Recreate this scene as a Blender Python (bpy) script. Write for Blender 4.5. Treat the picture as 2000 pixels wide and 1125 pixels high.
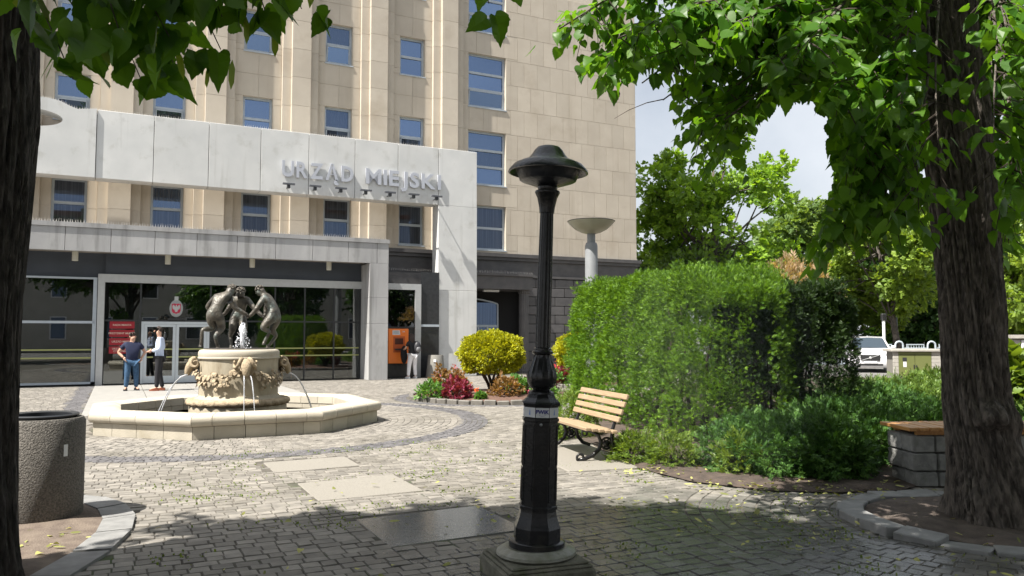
import bpy, bmesh, math, random
import numpy as np
from mathutils import Vector, Matrix, noise
R = math.radians
random.seed(7); rng = np.random.default_rng(7)
scene = bpy.context.scene
for o in list(bpy.data.objects): bpy.data.objects.remove(o)

# ---------------------------------------------------------------- camera, sky, sun, exposure
CAM_H, FPX = 1.6, 1540.0
PITCH = math.atan(92.5 / FPX)
cd = bpy.data.cameras.new('camera'); cam = bpy.data.objects.new('camera', cd)
scene.collection.objects.link(cam)
cd.sensor_width = 36; cd.lens = FPX / 2000 * 36; cd.clip_end = 2000; cd.clip_start = 0.05
cam.location = (0, 0, CAM_H); cam.rotation_euler = (math.pi / 2 + PITCH, 0, 0)
scene.camera = cam

SUN_AZ, SUN_EL = R(39), R(58)                 # light travels towards (+cos, +sin) of SUN_AZ
sun_dir = Vector((-math.cos(SUN_AZ) * math.cos(SUN_EL), -math.sin(SUN_AZ) * math.cos(SUN_EL), math.sin(SUN_EL)))
world = bpy.data.worlds.new('World'); scene.world = world; world.use_nodes = True
wn = world.node_tree; wn.nodes.clear()
sky = wn.nodes.new('ShaderNodeTexSky'); sky.sky_type = 'NISHITA'; sky.sun_disc = False
sky.sun_elevation = SUN_EL; sky.sun_rotation = math.atan2(sun_dir.x, sun_dir.y)
sky.air_density = 1.0; sky.dust_density = 3.5; sky.ozone_density = 1.0
bg = wn.nodes.new('ShaderNodeBackground'); bg.inputs[1].default_value = 0.053
wo = wn.nodes.new('ShaderNodeOutputWorld')
# thin high cloud and haze over the whole dome
wtc = wn.nodes.new('ShaderNodeTexCoord'); wnz = wn.nodes.new('ShaderNodeTexNoise'); wnz.inputs['Scale'].default_value = 2.6; wnz.inputs['Detail'].default_value = 7; wnz.inputs['Roughness'].default_value = .55
wmr = wn.nodes.new('ShaderNodeMapRange'); wmr.inputs['From Min'].default_value = .36; wmr.inputs['From Max'].default_value = .70; wmr.inputs['To Min'].default_value = .42; wmr.inputs['To Max'].default_value = .85
wmx = wn.nodes.new('ShaderNodeMixRGB'); wmx.inputs[2].default_value = (8.6, 8.9, 9.3, 1)
wn.links.new(wtc.outputs['Generated'], wnz.inputs['Vector']); wn.links.new(wnz.outputs['Fac'], wmr.inputs[0]); wn.links.new(wmr.outputs[0], wmx.inputs[0]); wn.links.new(sky.outputs[0], wmx.inputs[1])
wn.links.new(wmx.outputs[0], bg.inputs[0]); wn.links.new(bg.outputs[0], wo.inputs[0])
sl = bpy.data.lights.new('sun', 'SUN'); sl.energy = 5.0; sl.angle = R(0.5); sl.color = (1.0, 0.95, 0.87)
sun = bpy.data.objects.new('sun', sl); scene.collection.objects.link(sun)
sun.rotation_euler = sun_dir.to_track_quat('Z', 'Y').to_euler(); sun.location = (-20, -20, 40)
vs = scene.view_settings
vs.view_transform = 'Standard'; vs.look = 'None'; vs.gamma = 1; vs.use_curve_mapping = False
vs.exposure = 1.2
scene.render.engine = 'CYCLES'
scene.cycles.use_denoising = True
scene.cycles.max_bounces = 8; scene.cycles.transparent_max_bounces = 12
scene.cycles.sample_clamp_indirect = 6

# ---------------------------------------------------------------- helpers
COL = scene.collection
cp, sp = math.cos(PITCH), math.sin(PITCH)
def proj(X, Y, Z):
    dz = Z - CAM_H; f = Y * cp + dz * sp; up = -Y * sp + dz * cp
    if f < 0.05: return (-9999, -9999)
    return (1000 + FPX * X / f, 562.5 - FPX * up / f)
TH = R(26.5); ORG = Vector((-13.36, 25.4, 0))
DV = Vector((math.cos(TH), math.sin(TH), 0)); IV = Vector((-math.sin(TH), math.cos(TH), 0))
def FP(s, d, z): return ORG + DV * s + IV * d + Vector((0, 0, z))     # front-aligned coordinates of the town hall
def to_local(x, y):
    v = Vector((x, y, 0)) - ORG; return v.dot(DV), v.dot(IV)

def nodes_of(m):
    nt = m.node_tree; return nt, nt.nodes, nt.links
MATS = {}
def mat(name, col, rough=0.7, var=0.0, scale=8.0, bump=0.0, bscale=40.0, col2=None, metal=0.0, spec=0.5, stretch=None, attr=0.0, detail=6, stain=None, coat=0.0, streak=None):
    """procedural Principled: noise between col and col2, optional per-piece shade attribute, stains, bump"""
    if name in MATS: return MATS[name]
    m = bpy.data.materials.new(name); m.use_nodes = True; MATS[name] = m
    nt, N, L = nodes_of(m); b = N['Principled BSDF']
    b.inputs['Roughness'].default_value = rough; b.inputs['Metallic'].default_value = metal
    b.inputs['Specular IOR Level'].default_value = spec
    b.inputs['Coat Weight'].default_value = coat
    col = tuple(col) + (1,) if len(col) == 3 else col
    if col2 is None: col2 = tuple(min(1, c * (1 - var)) for c in col[:3])
    tc = N.new('ShaderNodeTexCoord'); mp = N.new('ShaderNodeMapping')
    geo = N.new('ShaderNodeNewGeometry')
    L.new(geo.outputs['Position'] if stretch is None else tc.outputs['Object'], mp.inputs[0])
    if stretch: mp.inputs['Scale'].default_value = stretch
    nz = N.new('ShaderNodeTexNoise'); nz.inputs['Scale'].default_value = scale; nz.inputs['Detail'].default_value = detail
    L.new(mp.outputs[0], nz.inputs['Vector'])
    rp = N.new('ShaderNodeValToRGB'); rp.color_ramp.elements[0].position = .32; rp.color_ramp.elements[1].position = .68
    rp.color_ramp.elements[0].color = tuple(col2[:3]) + (1,); rp.color_ramp.elements[1].color = col
    L.new(nz.outputs['Fac'], rp.inputs[0])
    last = rp.outputs[0]
    if attr > 0:
        at = N.new('ShaderNodeAttribute'); at.attribute_name = 'shade'
        mr = N.new('ShaderNodeMapRange'); mr.inputs['To Min'].default_value = 1 - attr; mr.inputs['To Max'].default_value = 1 + attr
        L.new(at.outputs['Fac'], mr.inputs[0])
        mx = N.new('ShaderNodeVectorMath'); mx.operation = 'SCALE'
        L.new(last, mx.inputs[0]); L.new(mr.outputs[0], mx.inputs['Scale']); last = mx.outputs[0]
    if stain:
        scol, sscale, slo, shi = stain
        n2 = N.new('ShaderNodeTexNoise'); n2.inputs['Scale'].default_value = sscale; n2.inputs['Detail'].default_value = 8
        n2.inputs['Roughness'].default_value = .65
        L.new(mp.outputs[0], n2.inputs['Vector'])
        r2 = N.new('ShaderNodeMapRange'); r2.inputs['From Min'].default_value = slo; r2.inputs['From Max'].default_value = shi
        L.new(n2.outputs['Fac'], r2.inputs[0])
        mm = N.new('ShaderNodeMixRGB'); L.new(r2.outputs[0], mm.inputs[0]); L.new(last, mm.inputs[1]); mm.inputs[2].default_value = tuple(scol) + (1,)
        last = mm.outputs[0]
    if streak:
        kcol, kscale, klo, khi = streak
        km = N.new('ShaderNodeMapping'); km.inputs['Scale'].default_value = (kscale, kscale, kscale * .06); L.new(geo.outputs['Position'], km.inputs[0])
        n3 = N.new('ShaderNodeTexNoise'); n3.inputs['Scale'].default_value = 1; n3.inputs['Detail'].default_value = 6; n3.inputs['Roughness'].default_value = .6; L.new(km.outputs[0], n3.inputs['Vector'])
        r3 = N.new('ShaderNodeMapRange'); r3.inputs['From Min'].default_value = klo; r3.inputs['From Max'].default_value = khi; r3.inputs['To Max'].default_value = .75; L.new(n3.outputs['Fac'], r3.inputs[0])
        m3 = N.new('ShaderNodeMixRGB'); L.new(r3.outputs[0], m3.inputs[0]); L.new(last, m3.inputs[1]); m3.inputs[2].default_value = tuple(kcol) + (1,); last = m3.outputs[0]
    L.new(last, b.inputs['Base Color'])
    if bump > 0:
        nb = N.new('ShaderNodeTexNoise'); nb.inputs['Scale'].default_value = bscale; nb.inputs['Detail'].default_value = 5
        L.new(mp.outputs[0], nb.inputs['Vector'])
        bp = N.new('ShaderNodeBump'); bp.inputs['Strength'].default_value = bump; bp.inputs['Distance'].default_value = 0.02
        L.new(nb.outputs['Fac'], bp.inputs['Height']); L.new(bp.outputs[0], b.inputs['Normal'])
    return m

def leaf_mat(name, col, trans=0.45, var=0.35, rough=0.45, tcol=None):
    if name in MATS: return MATS[name]
    m = bpy.data.materials.new(name); m.use_nodes = True; MATS[name] = m
    nt, N, L = nodes_of(m); b = N['Principled BSDF']; out = N['Material Output']
    b.inputs['Roughness'].default_value = rough; b.inputs['Specular IOR Level'].default_value = .35
    at = N.new('ShaderNodeAttribute'); at.attribute_name = 'shade'
    mr = N.new('ShaderNodeMapRange'); mr.inputs['To Min'].default_value = 1 - var; mr.inputs['To Max'].default_value = 1 + var
    L.new(at.outputs['Fac'], mr.inputs[0])
    rgb = N.new('ShaderNodeRGB'); rgb.outputs[0].default_value = tuple(col) + (1,)
    hs = N.new('ShaderNodeHueSaturation'); L.new(rgb.outputs[0], hs.inputs['Color']); L.new(mr.outputs[0], hs.inputs['Value'])
    mh = N.new('ShaderNodeMapRange'); mh.inputs['To Min'].default_value = .515; mh.inputs['To Max'].default_value = .485
    L.new(at.outputs['Fac'], mh.inputs[0]); L.new(mh.outputs[0], hs.inputs['Hue'])
    L.new(hs.outputs[0], b.inputs['Base Color'])
    tr = N.new('ShaderNodeBsdfTranslucent')
    rg2 = N.new('ShaderNodeRGB'); tcol = tcol or (col[0] * 1.9, col[1] * 1.7, col[2] * .5); rg2.outputs[0].default_value = tuple(tcol) + (1,)
    h2 = N.new('ShaderNodeHueSaturation'); L.new(rg2.outputs[0], h2.inputs['Color']); L.new(mr.outputs[0], h2.inputs['Value'])
    L.new(h2.outputs[0], tr.inputs[0])
    mx = N.new('ShaderNodeMixShader'); mx.inputs[0].default_value = trans
    L.new(b.outputs[0], mx.inputs[1]); L.new(tr.outputs[0], mx.inputs[2]); L.new(mx.outputs[0], out.inputs[0])
    return m

def glass_mat(name, tint=(.75, .8, .8), refl=.12, rough=0.0):
    """thin pane: see through plus mirror, stronger at grazing angles"""
    if name in MATS: return MATS[name]
    m = bpy.data.materials.new(name); m.use_nodes = True; MATS[name] = m
    nt, N, L = nodes_of(m); N.remove(N['Principled BSDF']); out = N['Material Output']
    t = N.new('ShaderNodeBsdfTransparent'); t.inputs[0].default_value = tuple(tint) + (1,)
    g = N.new('ShaderNodeBsdfGlossy'); g.inputs['Roughness'].default_value = rough
    lw = N.new('ShaderNodeLayerWeight'); lw.inputs[0].default_value = .35
    mr = N.new('ShaderNodeMapRange'); mr.inputs['To Min'].default_value = refl; mr.inputs['To Max'].default_value = 1
    L.new(lw.outputs['Fresnel'], mr.inputs[0])
    mx = N.new('ShaderNodeMixShader'); L.new(mr.outputs[0], mx.inputs[0]); L.new(t.outputs[0], mx.inputs[1]); L.new(g.outputs[0], mx.inputs[2])
    L.new(mx.outputs[0], out.inputs[0]); return m

def emit_mat(name, col, s):
    if name in MATS: return MATS[name]
    m = bpy.data.materials.new(name); m.use_nodes = True; MATS[name] = m
    b = m.node_tree.nodes['Principled BSDF']; b.inputs['Base Color'].default_value = tuple(col) + (1,)
    b.inputs['Emission Color'].default_value = tuple(col) + (1,); b.inputs['Emission Strength'].default_value = s
    return m

def link(o, parent=None):
    COL.objects.link(o)
    if parent is not None: o.parent = parent
    return o
def tag(o, label=None, cat=None, group=None, kind=None):
    if label: o['label'] = label
    if cat: o['category'] = cat
    if group: o['group'] = group
    if kind: o['kind'] = kind
    return o
def empty(name, loc=(0, 0, 0), rz=0.0, label=None, cat=None, group=None):
    o = bpy.data.objects.new(name, None); o.empty_display_size = .2; link(o)
    o.location = loc; o.rotation_euler = (0, 0, rz); return tag(o, label, cat, group)
def mesh_obj(name, me, m=None, parent=None, loc=None, rot=None, scl=None):
    o = bpy.data.objects.new(name, me); link(o, parent)
    if m is not None and len(me.materials) == 0: me.materials.append(m)
    if loc is not None: o.location = loc
    if rot is not None: o.rotation_euler = rot
    if scl is not None: o.scale = scl
    return o

class MB:
    """collects simple shapes and links them as one mesh object"""
    def __init__(s): s.v = []; s.f = []
    def add(s, v, f):
        k = len(s.v); s.v += [tuple(p) for p in v]; s.f += [tuple(i + k for i in q) for q in f]; return s
    def box(s, x0, x1, y0, y1, z0, z1):
        return s.add([(x0, y0, z0), (x1, y0, z0), (x1, y1, z0), (x0, y1, z0), (x0, y0, z1), (x1, y0, z1), (x1, y1, z1), (x0, y1, z1)],
                     [(3, 2, 1, 0), (4, 5, 6, 7), (0, 1, 5, 4), (1, 2, 6, 5), (2, 3, 7, 6), (3, 0, 4, 7)])
    def bbox(s, x0, x1, y0, y1, z0, z1, b=.01):
        bm = bmesh.new(); bmesh.ops.create_cube(bm, size=1)
        for v in bm.verts: v.co = ((x0 + x1) / 2 + v.co.x * (x1 - x0), (y0 + y1) / 2 + v.co.y * (y1 - y0), (z0 + z1) / 2 + v.co.z * (z1 - z0))
        bmesh.ops.bevel(bm, geom=bm.edges[:], offset=b, segments=1, affect='EDGES')
        return s.frombm(bm)
    def frombm(s, bm):
        bm.verts.index_update(); s.add([v.co[:] for v in bm.verts], [[v.index for v in f.verts] for f in bm.faces]); bm.free(); return s
    def poly(s, pts, z0, z1):
        n = len(pts)
        return s.add([(p[0], p[1], z0) for p in pts] + [(p[0], p[1], z1) for p in pts],
                     [tuple(range(n))[::-1], tuple(range(n, 2 * n))] + [(i, (i + 1) % n, n + (i + 1) % n, n + i) for i in range(n)])
    def polyxz(s, pts, y0, y1):
        n = len(pts)
        return s.add([(p[0], y0, p[1]) for p in pts] + [(p[0], y1, p[1]) for p in pts],
                     [tuple(range(n)), tuple(range(n, 2 * n))[::-1]] + [((i + 1) % n, i, n + i, n + (i + 1) % n) for i in range(n)])
    def lathe(s, prof, n=24, c=(0, 0, 0), a0=0.0, flute=0.0):
        k = len(prof); V = []; F = []
        for i in range(n):
            a = a0 + 2 * math.pi * i / n
            fl = 1 - (flute if i % 2 else 0)
            for r, z in prof: V.append((c[0] + r * fl * math.cos(a), c[1] + r * fl * math.sin(a), c[2] + z))
        for i in range(n):
            j = (i + 1) % n
            for q in range(k - 1): F.append((i * k + q, j * k + q, j * k + q + 1, i * k + q + 1))
        if prof[0][0] > 1e-5: F.append(tuple(i * k for i in range(n))[::-1])
        if prof[-1][0] > 1e-5: F.append(tuple(i * k + k - 1 for i in range(n)))
        return s.add(V, F)
    def tube(s, pts, rad, n=8, closed=False):
        pts = [Vector(p) for p in pts]; m = len(pts)
        if not hasattr(rad, '__len__'): rad = [rad] * m
        V = []; F = []; ref = None
        for i in range(m):
            a = pts[(i - 1) % m] if (i > 0 or closed) else pts[i]; b = pts[(i + 1) % m] if (i < m - 1 or closed) else pts[i]
            t = (b - a); t = t.normalized() if t.length > 1e-9 else Vector((0, 0, 1))
            if ref is None: ref = t.orthogonal().normalized()
            ref = (ref - t * ref.dot(t)); ref = ref.normalized() if ref.length > 1e-6 else t.orthogonal().normalized()
            u = ref; w = t.cross(u)
            for q in range(n):
                an = 2 * math.pi * q / n; V.append(pts[i] + (u * math.cos(an) + w * math.sin(an)) * rad[i])
        for i in range(m - (0 if closed else 1)):
            j = (i + 1) % m
            for q in range(n): F.append((i * n + q, i * n + (q + 1) % n, j * n + (q + 1) % n, j * n + q))
        if not closed: F += [tuple(range(n))[::-1], tuple((m - 1) * n + q for q in range(n))]
        return s.add(V, F)
    def ball(s, c, r, seg=12, ring=8, jit=0.0):
        V = []; F = []
        r = (r, r, r) if not hasattr(r, '__len__') else r
        for i in range(ring + 1):
            p = math.pi * i / ring
            for q in range(seg):
                a = 2 * math.pi * q / seg; k = 1 + jit * (random.random() - .5)
                V.append((c[0] + r[0] * k * math.sin(p) * math.cos(a), c[1] + r[1] * k * math.sin(p) * math.sin(a), c[2] + r[2] * k * math.cos(p)))
        for i in range(ring):
            for q in range(seg): F.append((i * seg + q, (i + 1) * seg + q, (i + 1) * seg + (q + 1) % seg, i * seg + (q + 1) % seg))
        return s.add(V, F)
    def xf(s, M):
        s.v = [tuple(M @ Vector(p)) for p in s.v]; return s
    def mesh(s, name, m=None, smooth=False):
        me = bpy.data.meshes.new(name); me.from_pydata(s.v, [], s.f); me.validate()
        if m is not None: me.materials.append(m)
        if smooth:
            for p in me.polygons: p.use_smooth = True
            if smooth != 'all':
                me.set_sharp_from_angle(angle=R(42))
        me.update(); return me
    def build(s, name, m, parent=None, smooth=False, loc=None, rot=None):
        return mesh_obj(name, s.mesh(name, m, smooth), None, parent, loc, rot)

def np_mesh(name, V, loops, starts, totals, shade, m, smooth=False):
    me = bpy.data.meshes.new(name)
    me.vertices.add(len(V)); me.vertices.foreach_set('co', np.ascontiguousarray(V, dtype=np.float32).ravel())
    me.loops.add(len(loops)); me.loops.foreach_set('vertex_index', np.ascontiguousarray(loops, dtype=np.int32))
    me.polygons.add(len(starts)); me.polygons.foreach_set('loop_start', np.ascontiguousarray(starts, dtype=np.int32))
    try: me.polygons.foreach_set('loop_total', np.ascontiguousarray(totals, dtype=np.int32))
    except Exception: pass
    if smooth: me.polygons.foreach_set('use_smooth', np.ones(len(starts), dtype=bool))
    me.update(calc_edges=True)
    at = me.attributes.new('shade', 'FLOAT', 'POINT'); at.data.foreach_set('value', np.ascontiguousarray(shade, dtype=np.float32))
    if m is not None: me.materials.append(m)
    return me
def scatter(name, groups, m, smooth=False, flat=False):
    """groups: list of (templateV, templateF, mats(N,3,3), pos(N,3), shade(N)) joined into one mesh"""
    VV = []; LL = []; SS = []; TT = []; SH = []; vo = 0; lo = 0
    for tv, tf, M, P, sh in groups:
        tv = np.asarray(tv, float); n = len(P)
        if n == 0: continue
        V = np.einsum('nij,kj->nki', M, tv) + np.asarray(P)[:, None, :]
        lp = np.concatenate([np.asarray(f) for f in tf]); tot = np.array([len(f) for f in tf]); st = np.concatenate([[0], np.cumsum(tot)[:-1]])
        LL.append((lp[None, :] + (np.arange(n) * len(tv))[:, None]).ravel() + vo)
        SS.append((st[None, :] + (np.arange(n) * len(lp))[:, None]).ravel() + lo)
        TT.append(np.tile(tot, n)); VV.append(V.reshape(-1, 3)); SH.append(np.repeat(sh, len(tv)))
        vo += n * len(tv); lo += n * len(lp)
    me = np_mesh(name, np.concatenate(VV), np.concatenate(LL), np.concatenate(SS), np.concatenate(TT), np.concatenate(SH), m, smooth)
    if flat: me.shade_flat()
    return me
def tmpl_mesh(name, tv, tf, shade, m):
    me = bpy.data.meshes.new(name); me.from_pydata([tuple(v) for v in tv], [], [tuple(f) for f in tf]); me.update()
    at = me.attributes.new('shade', 'FLOAT', 'POINT'); at.data.foreach_set('value', np.full(len(tv), shade, dtype=np.float32))
    me.materials.append(m); return me
def basis(d, n):
    """(N,3) tip directions and rough normals -> (N,3,3) with columns x,y=d,z"""
    d = d / (np.linalg.norm(d, axis=1, keepdims=True) + 1e-9)
    x = np.cross(d, n); x /= (np.linalg.norm(x, axis=1, keepdims=True) + 1e-9); z = np.cross(x, d)
    return np.stack([x, d, z], axis=2)
def in_poly(x, y, P):
    c = False; n = len(P); j = n - 1
    for i in range(n):
        if (P[i][1] > y) != (P[j][1] > y) and x < (P[j][0] - P[i][0]) * (y - P[i][1]) / (P[j][1] - P[i][1]) + P[i][0]: c = not c
        j = i
    return c
def text_mesh(txt, size, ext, off=0.0, m=None, align='CENTER', bev=0):
    cu = bpy.data.curves.new('txt', 'FONT'); cu.body = txt; cu.size = size; cu.extrude = ext; cu.offset = off
    cu.align_x = align; cu.align_y = 'CENTER'; cu.resolution_u = 3
    o = bpy.data.objects.new('txt', cu); COL.objects.link(o)
    dg = bpy.context.evaluated_depsgraph_get(); me = bpy.data.meshes.new_from_object(o.evaluated_get(dg))
    bpy.data.objects.remove(o); bpy.data.curves.remove(cu)
    me.materials.clear()
    if m is not None: me.materials.append(m)
    return me
def skin_mesh(nodes, edges, root, m=None, sub=2, name='body'):
    """nodes: {key: (pos, radius)}; grows a continuous tapered body over the joint skeleton"""
    keys = list(nodes); ix = {k: i for i, k in enumerate(keys)}
    me = bpy.data.meshes.new(name); me.from_pydata([tuple(nodes[k][0]) for k in keys], [(ix[a], ix[b]) for a, b in edges], [])
    o = bpy.data.objects.new(name, me); COL.objects.link(o)
    md = o.modifiers.new('s', 'SKIN'); md.use_smooth_shade = True
    if not me.skin_vertices: 
        bpy.context.view_layer.objects.active = o
    sv = me.skin_vertices[0].data
    for k in keys:
        r = nodes[k][1]; sv[ix[k]].radius = (r, r) if not hasattr(r, '__len__') else r
        sv[ix[k]].use_root = (k == root)
    sm = o.modifiers.new('u', 'SUBSURF'); sm.levels = sub; sm.render_levels = sub
    dg = bpy.context.evaluated_depsgraph_get(); r = bpy.data.meshes.new_from_object(o.evaluated_get(dg))
    bpy.data.objects.remove(o); bpy.data.meshes.remove(me)
    r.materials.clear(); r.name = name
    if m is not None: r.materials.append(m)
    for p in r.polygons: p.use_smooth = True
    return r
# ---------------------------------------------------------------- materials
SAND = mat('sandstone', (.52, .465, .385), .85, col2=(.47, .415, .34), scale=1.3, bump=.12, bscale=30, attr=.05, stain=((.40, .34, .265), .7, .56, .8), streak=((.36, .31, .24), 1.6, .56, .8))
MORT = mat('pale_mortar', (.58, .52, .43), .9, var=.1)
CONC = mat('fair_concrete', (.63, .635, .625), .8, col2=(.54, .55, .545), scale=1.1, bump=.08, bscale=25, attr=.05, stain=((.40, .40, .37), 1.6, .56, .84), streak=((.34, .34, .31), 2.4, .58, .80))
CONC2 = mat('weathered_concrete', (.40, .40, .40), .85, col2=(.32, .32, .325), scale=1.4, bump=.12, bscale=25, attr=.07, stain=((.20, .20, .19), 2.2, .56, .80), stretch=(1, 1, .35), streak=((.15, .15, .145), 3.0, .52, .72))
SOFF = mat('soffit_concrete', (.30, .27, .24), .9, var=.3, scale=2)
DKST = mat('dark_granite', (.105, .10, .10), .6, col2=(.075, .072, .074), scale=3, bump=.1, attr=.12, bscale=60)
DKJT = mat('dark_joint', (.012, .012, .013), .9)
FASC = mat('blue_grey_fascia', (.055, .065, .085), .45, var=.2, scale=2)
ALU = mat('pale_aluminium', (.50, .51, .51), .4, var=.08, metal=.25)
ALU2 = mat('window_frame_paint', (.42, .47, .52), .4, var=.08)
DKFR = mat('dark_mullion', (.03, .032, .035), .4)
PANE = glass_mat('lobby_glass', (.62, .68, .68), .10)
def window_pane_mat(name, dark, stripe, refl):
    m = bpy.data.materials.new(name); m.use_nodes = True; nt, N, L = nodes_of(m)
    b = N['Principled BSDF']; out = N['Material Output']
    tc = N.new('ShaderNodeTexCoord'); wv = N.new('ShaderNodeTexNoise'); mp = N.new('ShaderNodeMapping'); mp.inputs['Scale'].default_value = (22, 1, .25)
    L.new(tc.outputs['Object'], mp.inputs[0]); L.new(mp.outputs[0], wv.inputs['Vector']); wv.inputs['Scale'].default_value = 1
    rp = N.new('ShaderNodeValToRGB'); rp.color_ramp.elements[0].color = tuple(dark) + (1,); rp.color_ramp.elements[1].color = tuple(stripe) + (1,)
    rp.color_ramp.elements[0].position = .42; rp.color_ramp.elements[1].position = .66
    L.new(wv.outputs[0], rp.inputs[0]); L.new(rp.outputs[0], b.inputs['Base Color']); b.inputs['Roughness'].default_value = .6
    nb = N.new('ShaderNodeTexNoise'); nb.inputs['Scale'].default_value = 1.4; bp = N.new('ShaderNodeBump'); bp.inputs['Strength'].default_value = .03
    L.new(nb.outputs[0], bp.inputs['Height'])
    g = N.new('ShaderNodeBsdfGlossy'); g.inputs['Roughness'].default_value = .01; g.inputs[0].default_value = (.42, .62, 1, 1); L.new(bp.outputs[0], g.inputs['Normal'])
    mx = N.new('ShaderNodeMixShader'); mx.inputs[0].default_value = refl
    L.new(b.outputs[0], mx.inputs[1]); L.new(g.outputs[0], mx.inputs[2]); L.new(mx.outputs[0], out.inputs[0]); return m
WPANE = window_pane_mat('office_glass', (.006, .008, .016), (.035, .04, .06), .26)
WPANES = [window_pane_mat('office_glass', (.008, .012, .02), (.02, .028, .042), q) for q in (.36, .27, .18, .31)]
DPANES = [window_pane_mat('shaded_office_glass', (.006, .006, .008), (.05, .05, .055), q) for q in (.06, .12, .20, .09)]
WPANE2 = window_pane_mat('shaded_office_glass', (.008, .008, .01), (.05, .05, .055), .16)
BLACK = mat('black_opening', (.008, .008, .009), .8)
STEEL = mat('spike_steel', (.55, .53, .50), .4, metal=.8)
PAINTW = mat('white_paint', (.72, .73, .74), .45, var=.05)

# ---------------------------------------------------------------- the ground
FC = Vector((-5.06, 14.69, 0))                      # fountain centre
TREE_R = Vector((4.12, 6.9, 0)); TREE_L = Vector((-3.52, 5.1, 0))
BED_C, BED_R = Vector((-.35, 20.6, 0)), 2.25
BED2_C, BED2_R = Vector((2.6, 26.2, 0)), 2.1
PIT_L = [(-4.6 + 1.42 * math.cos(a), 5.3 + 2.45 * math.sin(a)) for a in [2 * math.pi * i / 40 for i in range(40)]]
PIT_LO = [(-4.6 + 1.68 * math.cos(a), 5.3 + 2.72 * math.sin(a)) for a in [2 * math.pi * i / 40 for i in range(40)]]
GARDEN = [(1.05, 12.2), (1.25, 10.9), (1.50, 9.6), (1.95, 8.72), (2.62, 8.2), (3.3, 8.1), (4.0, 8.22), (4.25, 8.42), (13, 8.4), (24, 14), (24, 30), (9, 30), (4.9, 25), (3.2, 21), (1.6, 17)]
gm = mat('ground_asphalt', (.16, .155, .15), .9, var=.25, scale=.6, bump=.2, bscale=60)
tag(MB().add([(-220, -120, -.06), (260, -120, -.06), (260, 400, -.06), (-220, 400, -.06)], [(0, 1, 2, 3)]).build('ground', gm), kind='structure')
jm = mat('joint_earth', (.125, .112, .092), .95, col2=(.055, .05, .043), scale=5, bump=.4, bscale=90, stain=((.045, .075, .02), 1.5, .55, .7))
pave = MB().add([(-26, -9, -.0062), (12, -9, -.0062), (12, 8.38, -.0062), (5, 30, -.0062), (14, 42, -.0062), (-26, 21, -.0062)], [(0, 1, 2, 3, 4, 5)]).build('pavement', jm)
tag(pave, kind='structure')
soil = mat('garden_soil', (.095, .07, .055), .95, col2=(.045, .034, .028), scale=9, bump=.8, bscale=50)
lit = mat('pit_soil', (.17, .135, .105), .95, col2=(.10, .075, .06), scale=7, bump=.6, bscale=60)
def soil_sheet(name, P, z, m, hump=0.0, step=.25):
    xs = [p[0] for p in P]; ys = [p[1] for p in P]; c = (sum(xs) / len(xs), sum(ys) / len(ys))
    bm = bmesh.new(); vs_ = [bm.verts.new((p[0], p[1], z)) for p in P]; f = bm.faces.new(vs_)
    bmesh.ops.triangulate(bm, faces=[f]); 
    for k in range(3): bmesh.ops.subdivide_edges(bm, edges=[e for e in bm.edges if e.calc_length() > step], cuts=1, use_grid_fill=False); bmesh.ops.triangulate(bm, faces=bm.faces[:])
    for v in bm.verts:
        if not v.is_boundary: v.co.z += hump * (noise.noise((v.co.x * 2.3, v.co.y * 2.3, 3)) + .6)
    return tag(MB().frombm(bm).build(name, m, smooth='all'), kind='structure')
soil_sheet('garden_bed_soil', GARDEN, .012, soil, .05, .5)
soil_sheet('tree_pit_soil', PIT_L, .014, lit, .03)
PIT_R = [(TREE_R.x + 1.0 * math.cos(2 * math.pi * i / 28), TREE_R.y + .98 * math.sin(2 * math.pi * i / 28)) for i in range(28)]
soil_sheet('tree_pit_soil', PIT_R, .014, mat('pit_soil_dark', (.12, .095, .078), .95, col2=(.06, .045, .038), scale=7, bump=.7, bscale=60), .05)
grs = mat('lawn_green', (.10, .17, .03), .9, col2=(.06, .11, .02), scale=3, bump=.6, bscale=60)
tag(MB().add([(13.5, 12, .0), (40, 12, .0), (40, 27, .0), (13.5, 24, .0)], [(0, 1, 2, 3)]).build('lawn', grs), kind='structure')

# ---------------------------------------------------------------- setts
def sett_template(n8=True):
    if n8:
        o = [(-.5, -.43), (-.45, -.5), (.45, -.5), (.5, -.44), (.5, .43), (.45, .5), (-.44, .5), (-.5, .44)]
    else:
        o = [(-.5, -.5), (.5, -.5), (.5, .5), (-.5, .5)]
    o = [(x + random.uniform(-.035, .015) * (1 if x > 0 else -1), y + random.uniform(-.035, .015) * (1 if y > 0 else -1)) for x, y in o]
    n = len(o); V = []
    for x, y in o: V.append((x, y, -.03))
    for x, y in o: V.append((x, y, -.006))
    for x, y in o: V.append((x * .955, y * .95, random.uniform(-.001, .001)))
    V.append((random.uniform(-.2, .2), random.uniform(-.2, .2), random.uniform(-.001, .002)))
    F = []
    for k in range(2):
        for i in range(n): F.append((k * n + i, k * n + (i + 1) % n, (k + 1) * n + (i + 1) % n, (k + 1) * n + i))
    for i in range(n): F.append((2 * n + i, 2 * n + (i + 1) % n, 3 * n))
    return np.array(V), F
T8 = [sett_template(True) for _ in range(10)]; T4 = [sett_template(False) for _ in range(6)]
SETT = mat('granite_sett', (.238, .22, .192), .62, col2=(.165, .153, .137), scale=9, bump=.14, bscale=60, attr=.26, stain=((.125, .115, .095), .8, .50, .75))
SETTD = mat('basalt_sett', (.135, .13, .135), .6, col2=(.09, .088, .092), scale=11, bump=.3, bscale=70, attr=.28)
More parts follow.
